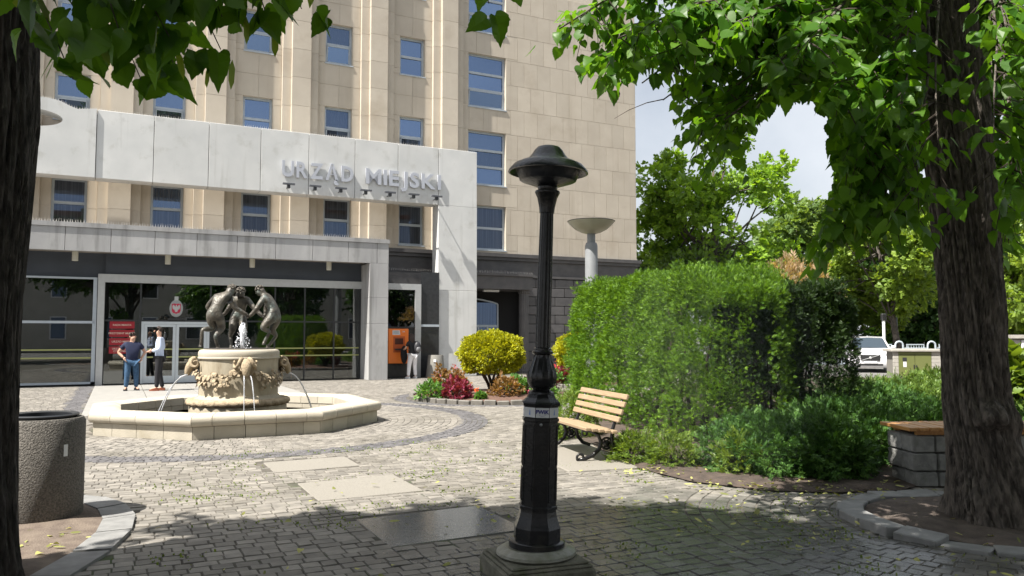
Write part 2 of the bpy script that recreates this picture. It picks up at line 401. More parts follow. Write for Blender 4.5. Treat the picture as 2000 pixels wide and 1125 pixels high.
def wetten(m):
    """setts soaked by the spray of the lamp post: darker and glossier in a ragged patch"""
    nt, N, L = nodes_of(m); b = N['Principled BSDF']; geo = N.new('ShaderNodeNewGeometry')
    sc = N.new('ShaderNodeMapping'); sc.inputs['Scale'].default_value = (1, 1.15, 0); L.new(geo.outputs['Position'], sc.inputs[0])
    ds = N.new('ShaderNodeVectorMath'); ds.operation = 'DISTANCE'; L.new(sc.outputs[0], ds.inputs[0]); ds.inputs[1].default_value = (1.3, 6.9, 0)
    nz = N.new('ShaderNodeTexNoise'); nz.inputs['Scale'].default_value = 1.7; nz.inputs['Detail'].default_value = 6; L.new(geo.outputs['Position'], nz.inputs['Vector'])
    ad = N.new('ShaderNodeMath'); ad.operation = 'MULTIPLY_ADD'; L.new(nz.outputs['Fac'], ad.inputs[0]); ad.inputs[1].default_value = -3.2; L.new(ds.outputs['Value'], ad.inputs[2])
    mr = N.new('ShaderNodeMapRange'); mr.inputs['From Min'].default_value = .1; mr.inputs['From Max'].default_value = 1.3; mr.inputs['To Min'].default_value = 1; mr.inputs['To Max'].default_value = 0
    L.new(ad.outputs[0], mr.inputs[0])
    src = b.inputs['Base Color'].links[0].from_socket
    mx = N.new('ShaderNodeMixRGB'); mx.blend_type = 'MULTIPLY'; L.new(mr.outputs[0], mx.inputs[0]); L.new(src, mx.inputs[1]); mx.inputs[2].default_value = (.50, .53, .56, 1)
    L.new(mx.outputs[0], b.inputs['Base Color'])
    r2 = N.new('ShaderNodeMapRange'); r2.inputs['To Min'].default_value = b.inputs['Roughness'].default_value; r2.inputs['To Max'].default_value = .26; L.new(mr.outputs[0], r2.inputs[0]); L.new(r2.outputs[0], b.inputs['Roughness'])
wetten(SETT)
SLABS = [(Vector((-2.5, 9.93, 0)), 1.05, .78), (Vector((-1.62, 8.45, 0)), 1.10, 1.0), (Vector((-.62, 6.79, 0)), 1.18, 1.0)]
BENCH = Vector((.92, 10.75, 0)); BENCH_RZ = R(17)
def oct_r(x, y):
    v = Vector((x, y, 0)) - FC; a = v.dot(DV); b = v.dot(IV); q = math.sqrt(.5)
    return max(abs(a), abs(b), abs(a + b) * q, abs(a - b) * q)
KERB_R = []
def blocked(x, y, m=.0):
    if oct_r(x, y) < 2.36 + m: return True
    for c, w, h in SLABS:
        v = Vector((x, y, 0)) - c
        if abs(v.dot(DV)) < w / 2 + m and abs(v.dot(IV)) < h / 2 + m: return True
    if in_poly(x, y, PIT_LO) or in_poly(x, y, GARDEN): return True
    if (Vector((x, y, 0)) - TREE_R).length < 1.16: return True
    if (Vector((x, y, 0)) - BED_C).length < BED_R + .12 or (Vector((x, y, 0)) - BED2_C).length < BED2_R + .12: return True
    s, d = to_local(x, y)
    if d > -.25: return True
    if -.0 < s < 5.3 and d > -10.9 and oct_r(x, y) > 2.36: return True
    return False
setts = []                                  # (x, y, ang, lx, ly, dark)
def seen(x, y):
    if y < 4.2 or y > 36: return False
    px, py = proj(x, y, 0); return -330 < px < 2330 and py < 1330
JT = .008
# rings round the fountain
def ring_rows(c, r0, r1, step, dark, test, lmin=.098, lmax=.15):
    r = r0 + step / 2
    while r < r1:
        n = max(8, int(2 * math.pi * r / ((lmin + lmax) / 2))); a = random.random() * 6
        ws = [random.uniform(lmin, lmax) for _ in range(n)]; k = 2 * math.pi / sum(ws)
        for w in ws:
            da = w * k; x = c.x + r * math.cos(a + da / 2); y = c.y + r * math.sin(a + da / 2)
            if seen(x, y) and test(x, y): setts.append((x, y, a + da / 2 + math.pi / 2, r * da - JT, step - JT, dark))
            a += da
        r += step
RING0, RING1 = 4.12, 4.62
ring_rows(FC, 2.3, RING0, .125, 0, lambda x, y: not blocked(x, y, .05))
ring_rows(FC, RING0, RING1, .10, 1, lambda x, y: not blocked(x, y, .03), .085, .115)
ring_rows(TREE_R, 1.16, 2.75, .128, 0, lambda x, y: not blocked(x, y, .03) and (Vector((x, y, 0)) - FC).length > RING1)
ring_rows(BED_C, BED_R + .12, BED_R + .46, .11, 1, lambda x, y: not blocked(x, y, .0) and (Vector((x, y, 0)) - FC).length > RING1, .09, .12)
b = -34.0
while b < 0:
    row = random.uniform(.108, .130); a = -9 + random.random()
    while a < 26:
        w = random.uniform(.11, .18); p = FP(a + w / 2, b + row / 2, 0)
        if seen(p.x, p.y) and not blocked(p.x, p.y, .04) and (p - FC).length > RING1 + .03 and (p - TREE_R).length > 2.65 and (p - BED_C).length > BED_R + .48:
            dark = 1 if -.42 < a + w / 2 < -.02 and b > -10.5 else 0
            setts.append((p.x, p.y, TH, w - JT, row - JT, dark))
        a += w
    b += row
# the setts that show largest are pieces of their own, the rest one mesh
def show_rank(t):
    px, py = proj(t[0], t[1], 0)
    return t[1] + (0 if (-10 < px < 2010 and py < 1120 and not (930 < px < 1165 and py > 1050)) else 50)
setts.sort(key=show_rank)
NEAR = 290
sett_me = []
for k, (tv, tf) in enumerate(T8):
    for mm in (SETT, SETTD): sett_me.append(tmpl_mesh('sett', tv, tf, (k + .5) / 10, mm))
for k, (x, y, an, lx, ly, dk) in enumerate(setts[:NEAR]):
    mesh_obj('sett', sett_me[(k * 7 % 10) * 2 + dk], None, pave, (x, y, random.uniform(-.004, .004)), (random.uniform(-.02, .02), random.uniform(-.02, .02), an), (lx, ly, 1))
def sett_groups(L, T):
    G = []
    if not L: return G
    A = np.array([[t[0], t[1], t[2], t[3], t[4]] for t in L]); ix = rng.integers(0, len(T), len(L))
    for k, (tv, tf) in enumerate(T):
        q = A[ix == k]; n = len(q)
        if n == 0: continue
        c, s = np.cos(q[:, 2]), np.sin(q[:, 2]); M = np.zeros((n, 3, 3))
        M[:, 0, 0] = c * q[:, 3]; M[:, 0, 1] = -s * q[:, 4]; M[:, 1, 0] = s * q[:, 3]; M[:, 1, 1] = c * q[:, 4]; M[:, 2, 2] = 1
        M[:, 2, 0] = rng.uniform(-.0035, .0035, n); M[:, 2, 1] = rng.uniform(-.0035, .0035, n)
        P = np.stack([q[:, 0], q[:, 1], rng.uniform(-.003, .003, n)], 1)
        G.append((tv, tf, M, P, rng.random(n)))
    return G
rest = setts[NEAR:]
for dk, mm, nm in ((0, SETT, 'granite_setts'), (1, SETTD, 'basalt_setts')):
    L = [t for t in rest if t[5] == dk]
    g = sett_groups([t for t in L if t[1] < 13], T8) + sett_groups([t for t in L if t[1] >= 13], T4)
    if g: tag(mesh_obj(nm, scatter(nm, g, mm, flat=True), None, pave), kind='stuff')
# slabs let into the setts
SLABM = mat('granite_slab', (.30, .28, .245), .55, col2=(.22, .205, .18), scale=60, bump=.15, bscale=120, attr=.08)
WET = mat('wet_granite_slab', (.17, .17, .165), .13, col2=(.10, .10, .098), scale=60, bump=.05, bscale=9, spec=.7)
for k, (c, w, h) in enumerate(SLABS):
    MB().bbox(-w / 2 + .01, w / 2 - .01, -h / 2 + .01, h / 2 - .01, -.03, .004, .006).build('granite_slab', WET if k == 2 else SLABM, pave, loc=c, rot=(R(.4), R(-.5), TH))
MB().bbox(-.62, .62, -1.15, .95, -.03, .014, .008).build('granite_slab', SLABM, pave, loc=BENCH + Vector((.0, -.12, 0)), rot=(0, 0, BENCH_RZ))
pth = mat('path_slab', (.31, .30, .28), .7, col2=(.26, .255, .24), scale=4, bump=.1, bscale=60, attr=.08)
for i in range(4):
    for j in range(8):
        s0, d0 = 0.0 + i * 1.325, -10.85 + j * 1.325
        p = FP(s0 + .66, d0 + .66, 0)
        if oct_r(p.x, p.y) < 2.9: continue
        MB().bbox(-.655, .655, -.655, .655, -.03, .008 + random.uniform(-.002, .002), .005).build('path_slab', pth, pave, loc=p, rot=(0, 0, TH))
# kerbs
kst = mat('kerb_stone', (.27, .27, .265), .6, col2=(.19, .19, .188), scale=9, bump=.2, bscale=60, attr=.1)
n = 26
for i in range(n):
    a0, a1 = 2 * math.pi * i / n, 2 * math.pi * (i + 1) / n - .012
    pts = [(-4.6 + rx * math.cos(a), 5.3 + ry * math.sin(a)) for rx, ry, a in ((1.42, 2.45, a0), (1.68, 2.72, a0), (1.68, 2.72, a1), (1.42, 2.45, a1))]
    MB().poly(pts[::-1] if False else pts, -.03, .022 + random.uniform(-.004, .004)).build('kerb_stone', kst, pave)
for i in range(19):
    a = R(75) + i * R(17.4) 
    if a > R(400): break
    r = 1.1; x, y = TREE_R.x + r * math.cos(a), TREE_R.y + r * math.sin(a)
    up = random.uniform(.018, .035) + (.035 if R(160) < a < R(215) else 0)
    MB().bbox(-.165, .165, -.13, .10, -.06, up, .008).build('kerb_stone', kst, pave, loc=(x, y, 0), rot=(random.uniform(-.10, .10), random.uniform(-.06, .06), a + math.pi / 2 + random.uniform(-.12, .12)))
for bc, br, nn, nm, lb in ((BED_C, BED_R, 46, 'flower_bed', 'round flower bed edged with granite setts beside the fountain'), (BED2_C, BED2_R, 44, 'flower_bed', 'farther flower bed edged with setts beside the dark rusticated wall')):
    o = MB().lathe([(br - .05, -.02), (br - .05, .055), (br * .6, .12), (.02, .16)], 32).build(nm, mat('bark_mulch', (.16, .085, .06), .95, col2=(.07, .045, .035), scale=30, bump=1.0, bscale=60), smooth='all', loc=bc)
    tag(o, lb, 'flower bed')
    for i in range(nn):
        a = 2 * math.pi * i / nn
        w = br * 2 * math.pi / nn
        MB().bbox(-w / 2 + .012, w / 2 - .012, -.06, .06, -.03, .10 + random.uniform(-.012, .012), .018).build('kerb_sett', SETT, o, loc=(br * math.cos(a), br * math.sin(a), 0), rot=(random.uniform(-.05, .05), random.uniform(-.05, .05), a + math.pi / 2))
# ---------------------------------------------------------------- town hall
W = 1.75; ZB = 5.07; ZT = 24.0; SEND = 22.35; SBEG = -7.5
hall = empty('office_building', ORG, TH, 'tall sandstone office block with window bays and dark granite base', 'building')
PITCH_S = 3.05
wins = []                                            # (s0, s1, z0, z1, panes, row)
for k in range(-1, 5):
    s0 = 1.52 + PITCH_S * (k - 1)
    for r, (z0, z1) in enumerate(((5.27, 6.95), (8.93, 10.57), (12.3, 13.9), (15.6, 17.2))): wins.append((s0, s0 + 1.07, z0, z1, 2, r))
for r, (z0, z1) in enumerate(((5.24, 7.14), (8.03, 10.36), (11.38, 13.71), (14.69, 17.03))): wins.append((13.72, 15.5, z0, z1, 2 if r == 0 else 3, r))
def wall_with_holes(x0, x1, z0, z1, y, dep, holes):
    """front skin with openings and their reveals"""
    xs = sorted({x0, x1} | {h[0] for h in holes} | {h[1] for h in holes}); zs = sorted({z0, z1} | {h[2] for h in holes} | {h[3] for h in holes})
    b = MB()
    for i in range(len(xs) - 1):
        for j in range(len(zs) - 1):
            cx, cz = (xs[i] + xs[i + 1]) / 2, (zs[j] + zs[j + 1]) / 2
            if any(h[0] < cx < h[1] and h[2] < cz < h[3] for h in holes): continue
            b.add([(xs[i], y, zs[j]), (xs[i + 1], y, zs[j]), (xs[i + 1], y, zs[j + 1]), (xs[i], y, zs[j + 1])], [(0, 1, 2, 3)])
    for h in holes:
        a, c, e, f = h[:4]
        b.add([(a, y, e), (c, y, e), (c, y, f), (a, y, f), (a, y + dep, e), (c, y + dep, e), (c, y + dep, f), (a, y + dep, f)], [(0, 4, 5, 1), (1, 5, 6, 2), (2, 6, 7, 3), (3, 7, 4, 0)])
    return b
b = wall_with_holes(SBEG, SEND, ZB, ZT, W, .32, wins)
b.add([(SEND, W, ZB), (SEND, W + 14, ZB), (SEND, W + 14, ZT), (SEND, W, ZT)], [(0, 1, 2, 3)])
b.add([(SBEG, W, ZT), (SEND, W, ZT), (SEND, W + 14, ZT), (SBEG, W + 14, ZT)], [(0, 1, 2, 3)])
b.add([(SBEG, W, 0), (SBEG, W + 14, 0), (SBEG, W + 14, ZT), (SBEG, W, ZT)], [(0, 3, 2, 1)])
b.add([(SBEG, W + .6, 0), (SEND - .01, W + .6, 0), (SEND - .01, W + .6, ZT), (SBEG, W + .6, ZT)], [(0, 1, 2, 3)])
wall = b.build('wall', MORT, hall)
# stone panels, clipped round the openings
unit = {}
def panel_mesh(k):
    if k not in unit:
        bb = MB().box(-.5, .5, 0, 1, -.5, .5); me = bb.mesh('stone_panel', SAND)
        at = me.attributes.new('shade', 'FLOAT', 'POINT'); at.data.foreach_set('value', np.full(8, k / 7, dtype=np.float32)); unit[k] = me
    return unit[k]
def panel(x0, x1, z0, z1, gap=.009, proud=.012, parent=None):
    x0 += gap; x1 -= gap; z0 += gap; z1 -= gap
    if x1 - x0 < .05 or z1 - z0 < .05: return
    mesh_obj('stone_panel', panel_mesh(random.randrange(8)), None, parent or wall, ((x0 + x1) / 2, W - proud, (z0 + z1) / 2), None, (x1 - x0, proud - .001, z1 - z0))
def clip_panels(x0, x1, z0, z1):
    """panel cut by window openings into the pieces left over"""
    R_ = [(x0, x1, z0, z1)]
    for h in wins:
        out = []
        for (a, c, e, f) in R_:
            if h[0] >= c or h[1] <= a or h[2] >= f or h[3] <= e: out.append((a, c, e, f)); continue
            if e < h[2]: out.append((a, c, e, h[2]))
            if f > h[3]: out.append((a, c, h[3], f))
            e2, f2 = max(e, h[2]), min(f, h[3])
            if a < h[0]: out.append((a, h[0], e2, f2))
            if c > h[1]: out.append((h[1], c, e2, f2))
        R_ = out
    for q in R_: panel(*q)
zrow = [ZB + .0] + [5.93 + 1.1 * i for i in range(11)]
for r in range(len(zrow) - 1):
    x = 13.42 - (.33 if r % 2 else 0)
    while x < SEND - .01:
        x2 = min(x + .66, SEND)
        clip_panels(max(x, 13.42), x2, zrow[r], zrow[r + 1]); x = x2
for k in range(0, 5):
    s0 = 1.52 + PITCH_S * (k - 1)
    for r in range(len(zrow) - 1):
        clip_panels(s0 - .31, s0 + .535, zrow[r], zrow[r + 1]); clip_panels(s0 + .535, s0 + 1.38, zrow[r], zrow[r + 1])
# pilasters of stepped blocks
def pil_mesh(k):
    me = MB().box(-.67, .67, W - .2, W + .02, -.545, .545).box(-.35, .35, W - .4, W - .199, -.545, .545).mesh('stone_block', SAND)
    at = me.attributes.new('shade', 'FLOAT', 'POINT'); at.data.foreach_set('value', np.full(16, k / 4, dtype=np.float32)); return me
pms = [pil_mesh(k) for k in range(5)]
for k in range(-1, 5):
    c = 1.52 + PITCH_S * (k - 1) + 2.06
    p = MB().box(c - .655, c + .655, W - .19, W + .02, ZB, ZT).box(c - .335, c + .335, W - .385, W - .19, ZB, ZT).build('pilaster', MORT, hall)
    for r in range(11):
        z0 = 5.93 + 1.1 * (r - 1) if r else 5.075
        h = (5.93 - 5.075) if r == 0 else 1.1
        z0 = 5.075 if r == 0 else 5.93 + 1.1 * (r - 1)
        mesh_obj('stone_block', pms[(r * 3 + k) % 5], None, p, (c, 0, z0 + h / 2), None, (1, 1, (h - .012) / 1.09))
# windows
def window(s0, s1, z0, z1, panes, row, idx):
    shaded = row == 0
    y = W + .16
    f = MB(); t = .085
    f.box(s0, s0 + t, y, y + .09, z0, z1).box(s1 - t, s1, y, y + .09, z0, z1).box(s0 + t, s1 - t, y, y + .09, z0, z0 + t).box(s0 + t, s1 - t, y, y + .09, z1 - t, z1)
    zs = [z0 + t + (z1 - z0 - 2 * t) * i / panes for i in range(panes + 1)]
    for z in zs[1:-1]: f.box(s0 + t, s1 - t, y, y + .09, z - .05, z + .05)
    o = f.build('window', ALU2, hall)
    for i in range(panes):
        a, c = zs[i] + (.05 if i else 0), zs[i + 1] - (.05 if i < panes - 1 else 0)
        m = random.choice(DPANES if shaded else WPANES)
        opened = i == 0 and idx % 3 != 1 and not shaded
        tilt = R(-9) if opened else 0
        if opened: MB().box(s0 + t, s1 - t, y + .10, y + .13, a, c).build('opening', BLACK, o)
        pm = MB().box(-(s1 - s0) / 2 + t, (s1 - s0) / 2 - t, .0, .012, 0, c - a)
        po = pm.build('pane', m, o, loc=((s0 + s1) / 2, y + .05, a), rot=(tilt, 0, 0))
        po.rotation_euler = (R(7) if opened else random.uniform(-.02, .02), 0, random.uniform(-.02, .02))
        if opened:
            w2 = (s1 - s0) / 2 - t
            MB().box(-w2, -w2 + .04, -.03, .0, 0, c - a).box(w2 - .04, w2, -.03, 0, 0, c - a).box(-w2, w2, -.03, 0, 0, .04).box(-w2, w2, -.03, 0, c - a - .04, c - a).build('sash', ALU2, o, loc=po.location, rot=po.rotation_euler)
    MB().box(s0 - .03, s1 + .03, W - .05, W + .16, z0 - .045, z0 + .001).build('sill', ALU2, o)
for i, w in enumerate(wins):
    window(*w, i)
# dark granite base
dk = MB()
dk.box(SBEG, 13.40, W - .05, W + .5, 0, ZB - .12)
dk.box(16.42, SEND, W - .02, W + .5, 0, 4.16)
dk.box(13.40, 16.42, W - .02, W + .5, 3.5, 4.16)
dk.box(13.40, SEND + .05, W - .05, W + .5, 4.161, ZB - .12)
base = dk.build('base_wall', DKST, hall)
MB().box(9.4, SEND + .12, W - .22, W + .4, ZB - .12, ZB + .03).box(9.4, SEND + .09, W - .14, W + .4, ZB - .26, ZB - .121).build('cornice', DKST, hall)
MB().box(9.4, 13.4, W - .30, W + .3, 4.08, 4.2).box(16.3, SEND + .1, W - .12, W + .3, 4.1, 4.2).build('ledge', DKST, hall)
bk = {}
def block_mesh(k):
    if k not in bk:
        bb = MB().bbox(-.5, .5, -.5, .5, -.5, .5, .03); me = bb.mesh('stone_block', DKST)
        at = me.attributes.new('shade', 'FLOAT', 'POINT'); at.data.foreach_set('value', np.full(len(me.vertices), k / 5, dtype=np.float32)); bk[k] = me
    return bk[k]
jb = MB().box(16.44, SEND - .02, W - .025, W - .021, 0.05, 4.08).build('joint_face', DKJT, hall)
for r in range(10):
    z0 = .12 + r * .395; x = 16.46 - (.48 if r % 2 else .0)
    while x < SEND - .03:
        a, c = max(x, 16.46), min(x + .96, SEND - .03)
        if c - a > .1: mesh_obj('stone_block', block_mesh((r * 3 + int(x)) % 6), None, base, ((a + c) / 2, W - .035, z0 + .197), None, (c - a - .03, .07, .365))
        x += .96
# side entrance: small canopy, fluted column, arched door
MB().box(13.46, 16.28, W - 1.0, W - .03, 3.52, 4.07).box(13.46, 16.36, W - 1.08, W - .03, 4.071, 4.17).build('door_canopy', DKST, hall)
MB().lathe([(.26, 0), (.26, .12), (.21, .16), (.21, 3.36), (.25, 3.4), (.25, 3.52)], 32, (16.05, W - .62, 0), flute=.07).build('column', DKST, hall)
MB().box(13.40, 16.42, W + .5, W + .52, 0, 3.5).build('door_recess', BLACK, hall)
arc = [(15.25, 0), (15.25, 2.95)] + [(15.25 - .04 - t * 1.7, 2.98 + .22 * math.sin(math.pi * (t * .5))) for t in (.1, .3, .5, .8, 1)] + [(13.45, 0)]
d = MB(); 
for i in range(len(arc) - 1):
    (xa, za), (xb, zb) = arc[i], arc[i + 1]; d.tube([(xa, W + .3, za), (xb, W + .3, zb)], .045, 4)
d.box(13.45, 15.25, W + .27, W + .34, 1.95, 2.05).box(14.3, 14.38, W + .27, W + .34, 0, 1.95).box(14.72, 14.8, W + .27, W + .34, 0, 1.95)
dd = d.build('side_door', ALU2, hall)
MB().box(13.5, 15.2, W + .30, W + .31, .05, 3.0).build('pane', WPANE2, dd)
MB().box(14.2, 14.9, W - .6, W - .45, 3.42, 3.5).build('porch_lamp', PAINTW, hall)

# ---------------------------------------------------------------- concrete portico
port = empty('concrete_portico', ORG, TH, 'pale concrete entrance portico with high beam on a pillar', 'portico')
DB0, DB1, ZB0, ZB1 = .2, .86, 6.74, 9.0
js = [-.19, 1.53, 3.27, 5.01, 6.71, 8.43, 10.12, 11.79, 13.45]
def shade_attr(o, v):
    at = o.data.attributes.new('shade', 'FLOAT', 'POINT'); at.data.foreach_set('value', np.full(len(o.data.vertices), v, dtype=np.float32)); return o
for i in range(8):
    shade_attr(MB().bbox(js[i] + .009, js[i + 1] - .009, DB0, DB1, ZB0, ZB1, .008).build('concrete_panel', CONC, port), random.random())
# left end block with the dipped top and the oval opening
hole = [(-2.55 + .85 * math.cos(a), 8.42 + .31 * math.sin(a)) for a in [2 * math.pi * i / 28 for i in range(28)]]
top = [(-.2, 9.02), (-.45, 8.98), (-.75, 8.94), (-1.0, 9.02), (-1.25, 9.14), (-1.6, 9.2), (-2.6, 9.22), (-3.4, 9.22), (-7.0, 9.22)]
HC = (-2.1, 8.53); HR = (.94, .285)
up_arc = [(HC[0] + HR[0] * math.cos(math.pi * i / 16), HC[1] + HR[1] * math.sin(math.pi * i / 16)) for i in range(17)]      # right to left over the top
lo_arc = [(x, 2 * HC[1] - z) for x, z in up_arc]
eb = MB().polyxz([(-7.0, ZB0), (-.2, ZB0), (-.2, HC[1])] + lo_arc + [(-7.0, HC[1])], DB0 - .05, DB1)
eb.polyxz([(-7.0, HC[1])] + up_arc[::-1] + [(-.2, HC[1])] + top, DB0 - .05, DB1)
shade_attr(eb.build('end_block', CONC, port), .6)
MB().box(-.3, 13.40, DB0 + .05, DB1 - .05, ZB0 + .05, 8.85).build('beam_core', DKJT, port)
for z0, z1 in ((0, 3.37), (3.375, 6.735)):
    shade_attr(MB().bbox(11.79, 13.45, DB0, DB1, z0, z1, .008).build('pillar', CONC, port), .5)
# lower canopy
CF = -1.1
x = -.91 - 1.255 * 5; k = 0
while x < 9.3:
    x2 = min(x + 1.255, 8.93) if x < 8.9 else 9.36
    if x >= 8.9: break
    shade_attr(MB().bbox(x + .007, x2 - .007, CF, CF + .16, 4.2, 4.93, .006).build('canopy_panel', CONC2, port), random.random())
    x = x2
    if x >= 8.92: break
MB().box(-7.2, 9.40, CF - .03, CF + .3, 4.935, 5.08).build('coping', CONC2, port)
shade_attr(MB().box(8.94, 9.36, CF, CF + .16, 4.2, 4.93).build('canopy_panel', CONC2, port), .7)
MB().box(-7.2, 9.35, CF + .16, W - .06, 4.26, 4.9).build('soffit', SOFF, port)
for z0, z1 in ((0, 2.02), (2.025, 2.95), (2.955, 4.195)):
    shade_attr(MB().bbox(8.66, 9.36, CF, .1, z0, z1, .006).build('canopy_pillar', CONC2, port), random.random())
for s in (-.65, 2.02, 4.68, 7.32):
    MB().lathe([(.09, 0), (.09, .36), (.0, .36)], 16, (s, -.55, 3.93)).build('soffit_lamp', mat('cream_lamp', (.55, .53, .45), .5), port)
# bird spikes
def spikes(name, segs, parent):
    b = MB()
    for (s0, s1, y, zf) in segs:
        s = s0
        while s < s1:
            z = zf(s) if callable(zf) else zf
            for dy in (-.04, .05):
                a = (s + random.uniform(-.01, .01), y, z); e = (s + random.uniform(-.03, .03), y + dy, z + random.uniform(.10, .14))
                b.add([(a[0] - .007, a[1], a[2]), (a[0] + .007, a[1], a[2]), (e[0], e[1], e[2])], [(0, 1, 2)])
            s += .075
    return tag(b.build(name, STEEL, parent), kind='stuff')
def ztop(s):
    for i in range(len(top) - 1):
        if top[i + 1][0] <= s <= top[i][0]:
            t = (s - top[i][0]) / (top[i + 1][0] - top[i][0]); return top[i][1] + t * (top[i + 1][1] - top[i][1])
    return 9.0
spikes('bird_spikes', [(-4, -.2, DB0 + .12, ztop), (-.2, 13.4, DB0 + .12, 9.0), (-5, 9.3, CF + .08, 5.08)], port)
spikes('bird_spikes', [(9.5, 13.3, W - .22, 4.2), (13.5, 16.3, W - 1.0, 4.17), (16, SEND, W - .1, ZB + .03)], hall)

# ---------------------------------------------------------------- the lettering and its spotlights
SIL = mat('brushed_letter_silver', (.50, .52, .57), .4, metal=.3, var=.05)
sign = empty('building_sign', FP(8.8, DB0, 7.6), TH, 'raised silver letters reading URZĄD MIEJSKI on the concrete beam', 'sign')
def letters(txt, s0, s1):
    n = len(txt); cu = [text_mesh(c, .80, .03, .022, SIL, 'LEFT') for c in txt]
    ws = []
    for me in cu:
        xs = [v.co.x for v in me.vertices]; ws.append((min(xs), max(xs)))
    tot = sum(b - a for a, b in ws); gap = .09; k = (s1 - s0 - gap * (n - 1)) / tot
    x = s0
    for c, me, (a, b) in zip(txt, cu, ws):
        o = mesh_obj('letter', me, None, sign, (x - a * k - 8.8, -.055, -.02), (R(90), 0, 0), (k, 1, 1)); x += (b - a) * k + gap
letters('URZĄD', 5.74, 8.35); letters('MIEJSKI', 8.83, 11.86)
for i in range(7):
    s = 5.93 + i * .94
    r = empty('spotlight', FP(s, DB0, 6.95), TH, f'small black spotlight on the concrete beam under the silver letters, {["first","second","third","fourth","fifth","sixth","seventh"][i]} from the left', 'spotlight', 'spotlights under the lettering')
    MB().box(-.05, .05, -.42, -.28, -.10, .02).build('arm', DKFR, r); MB().tube([(0, -.32, -.04), (0, 0, -.04)], .02, 6).build('bracket', DKFR, r)
    MB().box(-.21, .21, -.45, -.33, .02, .075).build('lamp_head', mat('spot_grey', (.09, .095, .11), .4), r)

# ---------------------------------------------------------------- entrance glazing
gl = empty('entrance_glazing', ORG, TH, 'dark glass entrance screen with sliding doors under the concrete canopy', 'entrance')
MB().box(0, .2, -.12, .1, 0, 3.58).box(.2, 8.66, -.12, .1, 3.32, 3.58).build('frame', ALU, gl)
mull = [1.26, 3.42, 4.5, 5.56, 6.6, 7.66, 8.62]
for s in mull:
    MB().box(s - .025, s + .025, -.03, .06, .02 if s != 1.26 else .02, 3.319).build('mullion', DKFR, gl)
MB().box(.2, 8.6, -.025, .05, 2.06, 2.11).build('transom', DKFR, gl)
xs = [.2] + mull
for i in range(len(xs) - 1):
    a, c = xs[i] + .026, xs[i + 1] - .026
    MB().box(a, c, 0, .008, 2.112, 3.318).build('pane', PANE, gl)
    if i != 1: MB().box(a, c, 0, .008, .03, 2.058).build('pane', PANE, gl)
DOORF = mat('door_frame_silver', (.55, .60, .64), .35, var=.05, metal=.2)
MB().box(1.30, 3.40, -.06, .03, 1.97, 2.055).box(1.30, 1.38, -.06, .03, .02, 1.969).box(3.32, 3.40, -.06, .03, .02, 1.969).build('door_frame', DOORF, gl)
for a, c in ((1.385, 2.345), (2.355, 3.315)):
    dr = MB().box(a, a + .09, -.05, 0, .03, 1.965).box(c - .09, c, -.05, 0, .03, 1.965).box(a + .09, c - .09, -.05, 0, .03, .26).box(a + .09, c - .09, -.05, 0, 1.88, 1.965).build('door', DOORF, gl)
    MB().box(a + .09, c - .09, -.03, -.022, .26, 1.88).build('pane', PANE, dr)
MB().box(2.1, 2.6, -.10, -.03, 2.115, 2.17).build('door_sensor', DKFR, gl)
STR = mat('yellow_film', (.30, .32, .12), .5)
for z in (.86, 1.12):
    MB().box(1.48, 3.24, -.036, -.031, z, z + .045).box(3.5, 8.6, -.006, -.002, z, z + .045).build('marking_stripe', STR, gl)
MB().box(-4.6, -.06, -.07, .03, 1.98, 2.06).box(-.13, -.02, -.07, .03, .12, 3.46).box(-4.6, -.131, -.07, .03, 3.40, 3.46).box(-4.6, -.131, -.07, .03, .05, .12).build('frame', ALU2, gl)
for z0, z1 in ((.12, 1.98), (2.06, 3.40)): MB().box(-4.6, -.135, 0, .008, z0, z1).build('pane', PANE, gl)
for z in (.86, 1.12): MB().box(-4.5, -.14, -.006, -.002, z, z + .045).build('marking_stripe', STR, gl)
MB().box(-7.2, 8.66, .101, .25, 3.47, 4.259).box(.2, 8.65, .0, .1, 3.581, 4.255).build('fascia', FASC, gl)
# the lobby behind the glass
LB = mat('lobby_wall', (.10, .11, .12), .8, var=.3, scale=.8)
MB().add([(-4.7, 6, 0), (8.66, 6, 0), (8.66, 6, 3.5), (-4.7, 6, 3.5), (-4.7, .26, 0), (8.66, .26, 0), (8.66, .26, 3.5), (-4.7, .26, 3.5)], [(0, 1, 2, 3), (4, 5, 1, 0), (3, 2, 6, 7), (0, 3, 7, 4), (5, 6, 2, 1)]).build('lobby', LB, gl)
LM = emit_mat('lobby_lamp', (1, .93, .65), 1.6)
for s, d_, z in ((2.5, 3.2, 2.75), (2.55, 3.6, 2.62), (5.4, 4, 2.8), (8, 3.5, 2.7), (-2.5, 3.6, 2.75), (-2.3, 4.2, 2.6)):
    MB().box(s, s + 1.0, d_, d_ + .05, z, z + .035).build('lobby_lamp', LM, gl)
for s, d_, h in ((4.2, 2.4, 1.1), (-2.4, 3.0, 1.15), (6.8, 3.6, 1.0)):
    MB().box(s, s + 1.6, d_, d_ + .6, 0, h).build('lobby_desk', mat('desk_wood', (.12, .10, .08), .6), gl)
MB().box(6.45, 6.95, 1.6, 2.0, .42, .46).box(6.45, 6.5, 1.6, 2.0, .46, .85).box(6.47, 6.5, 1.62, 1.65, 0, .42).box(6.9, 6.93, 1.95, 1.98, 0, .42).build('lobby_chair', mat('orange_seat', (.55, .16, .04), .5), gl)
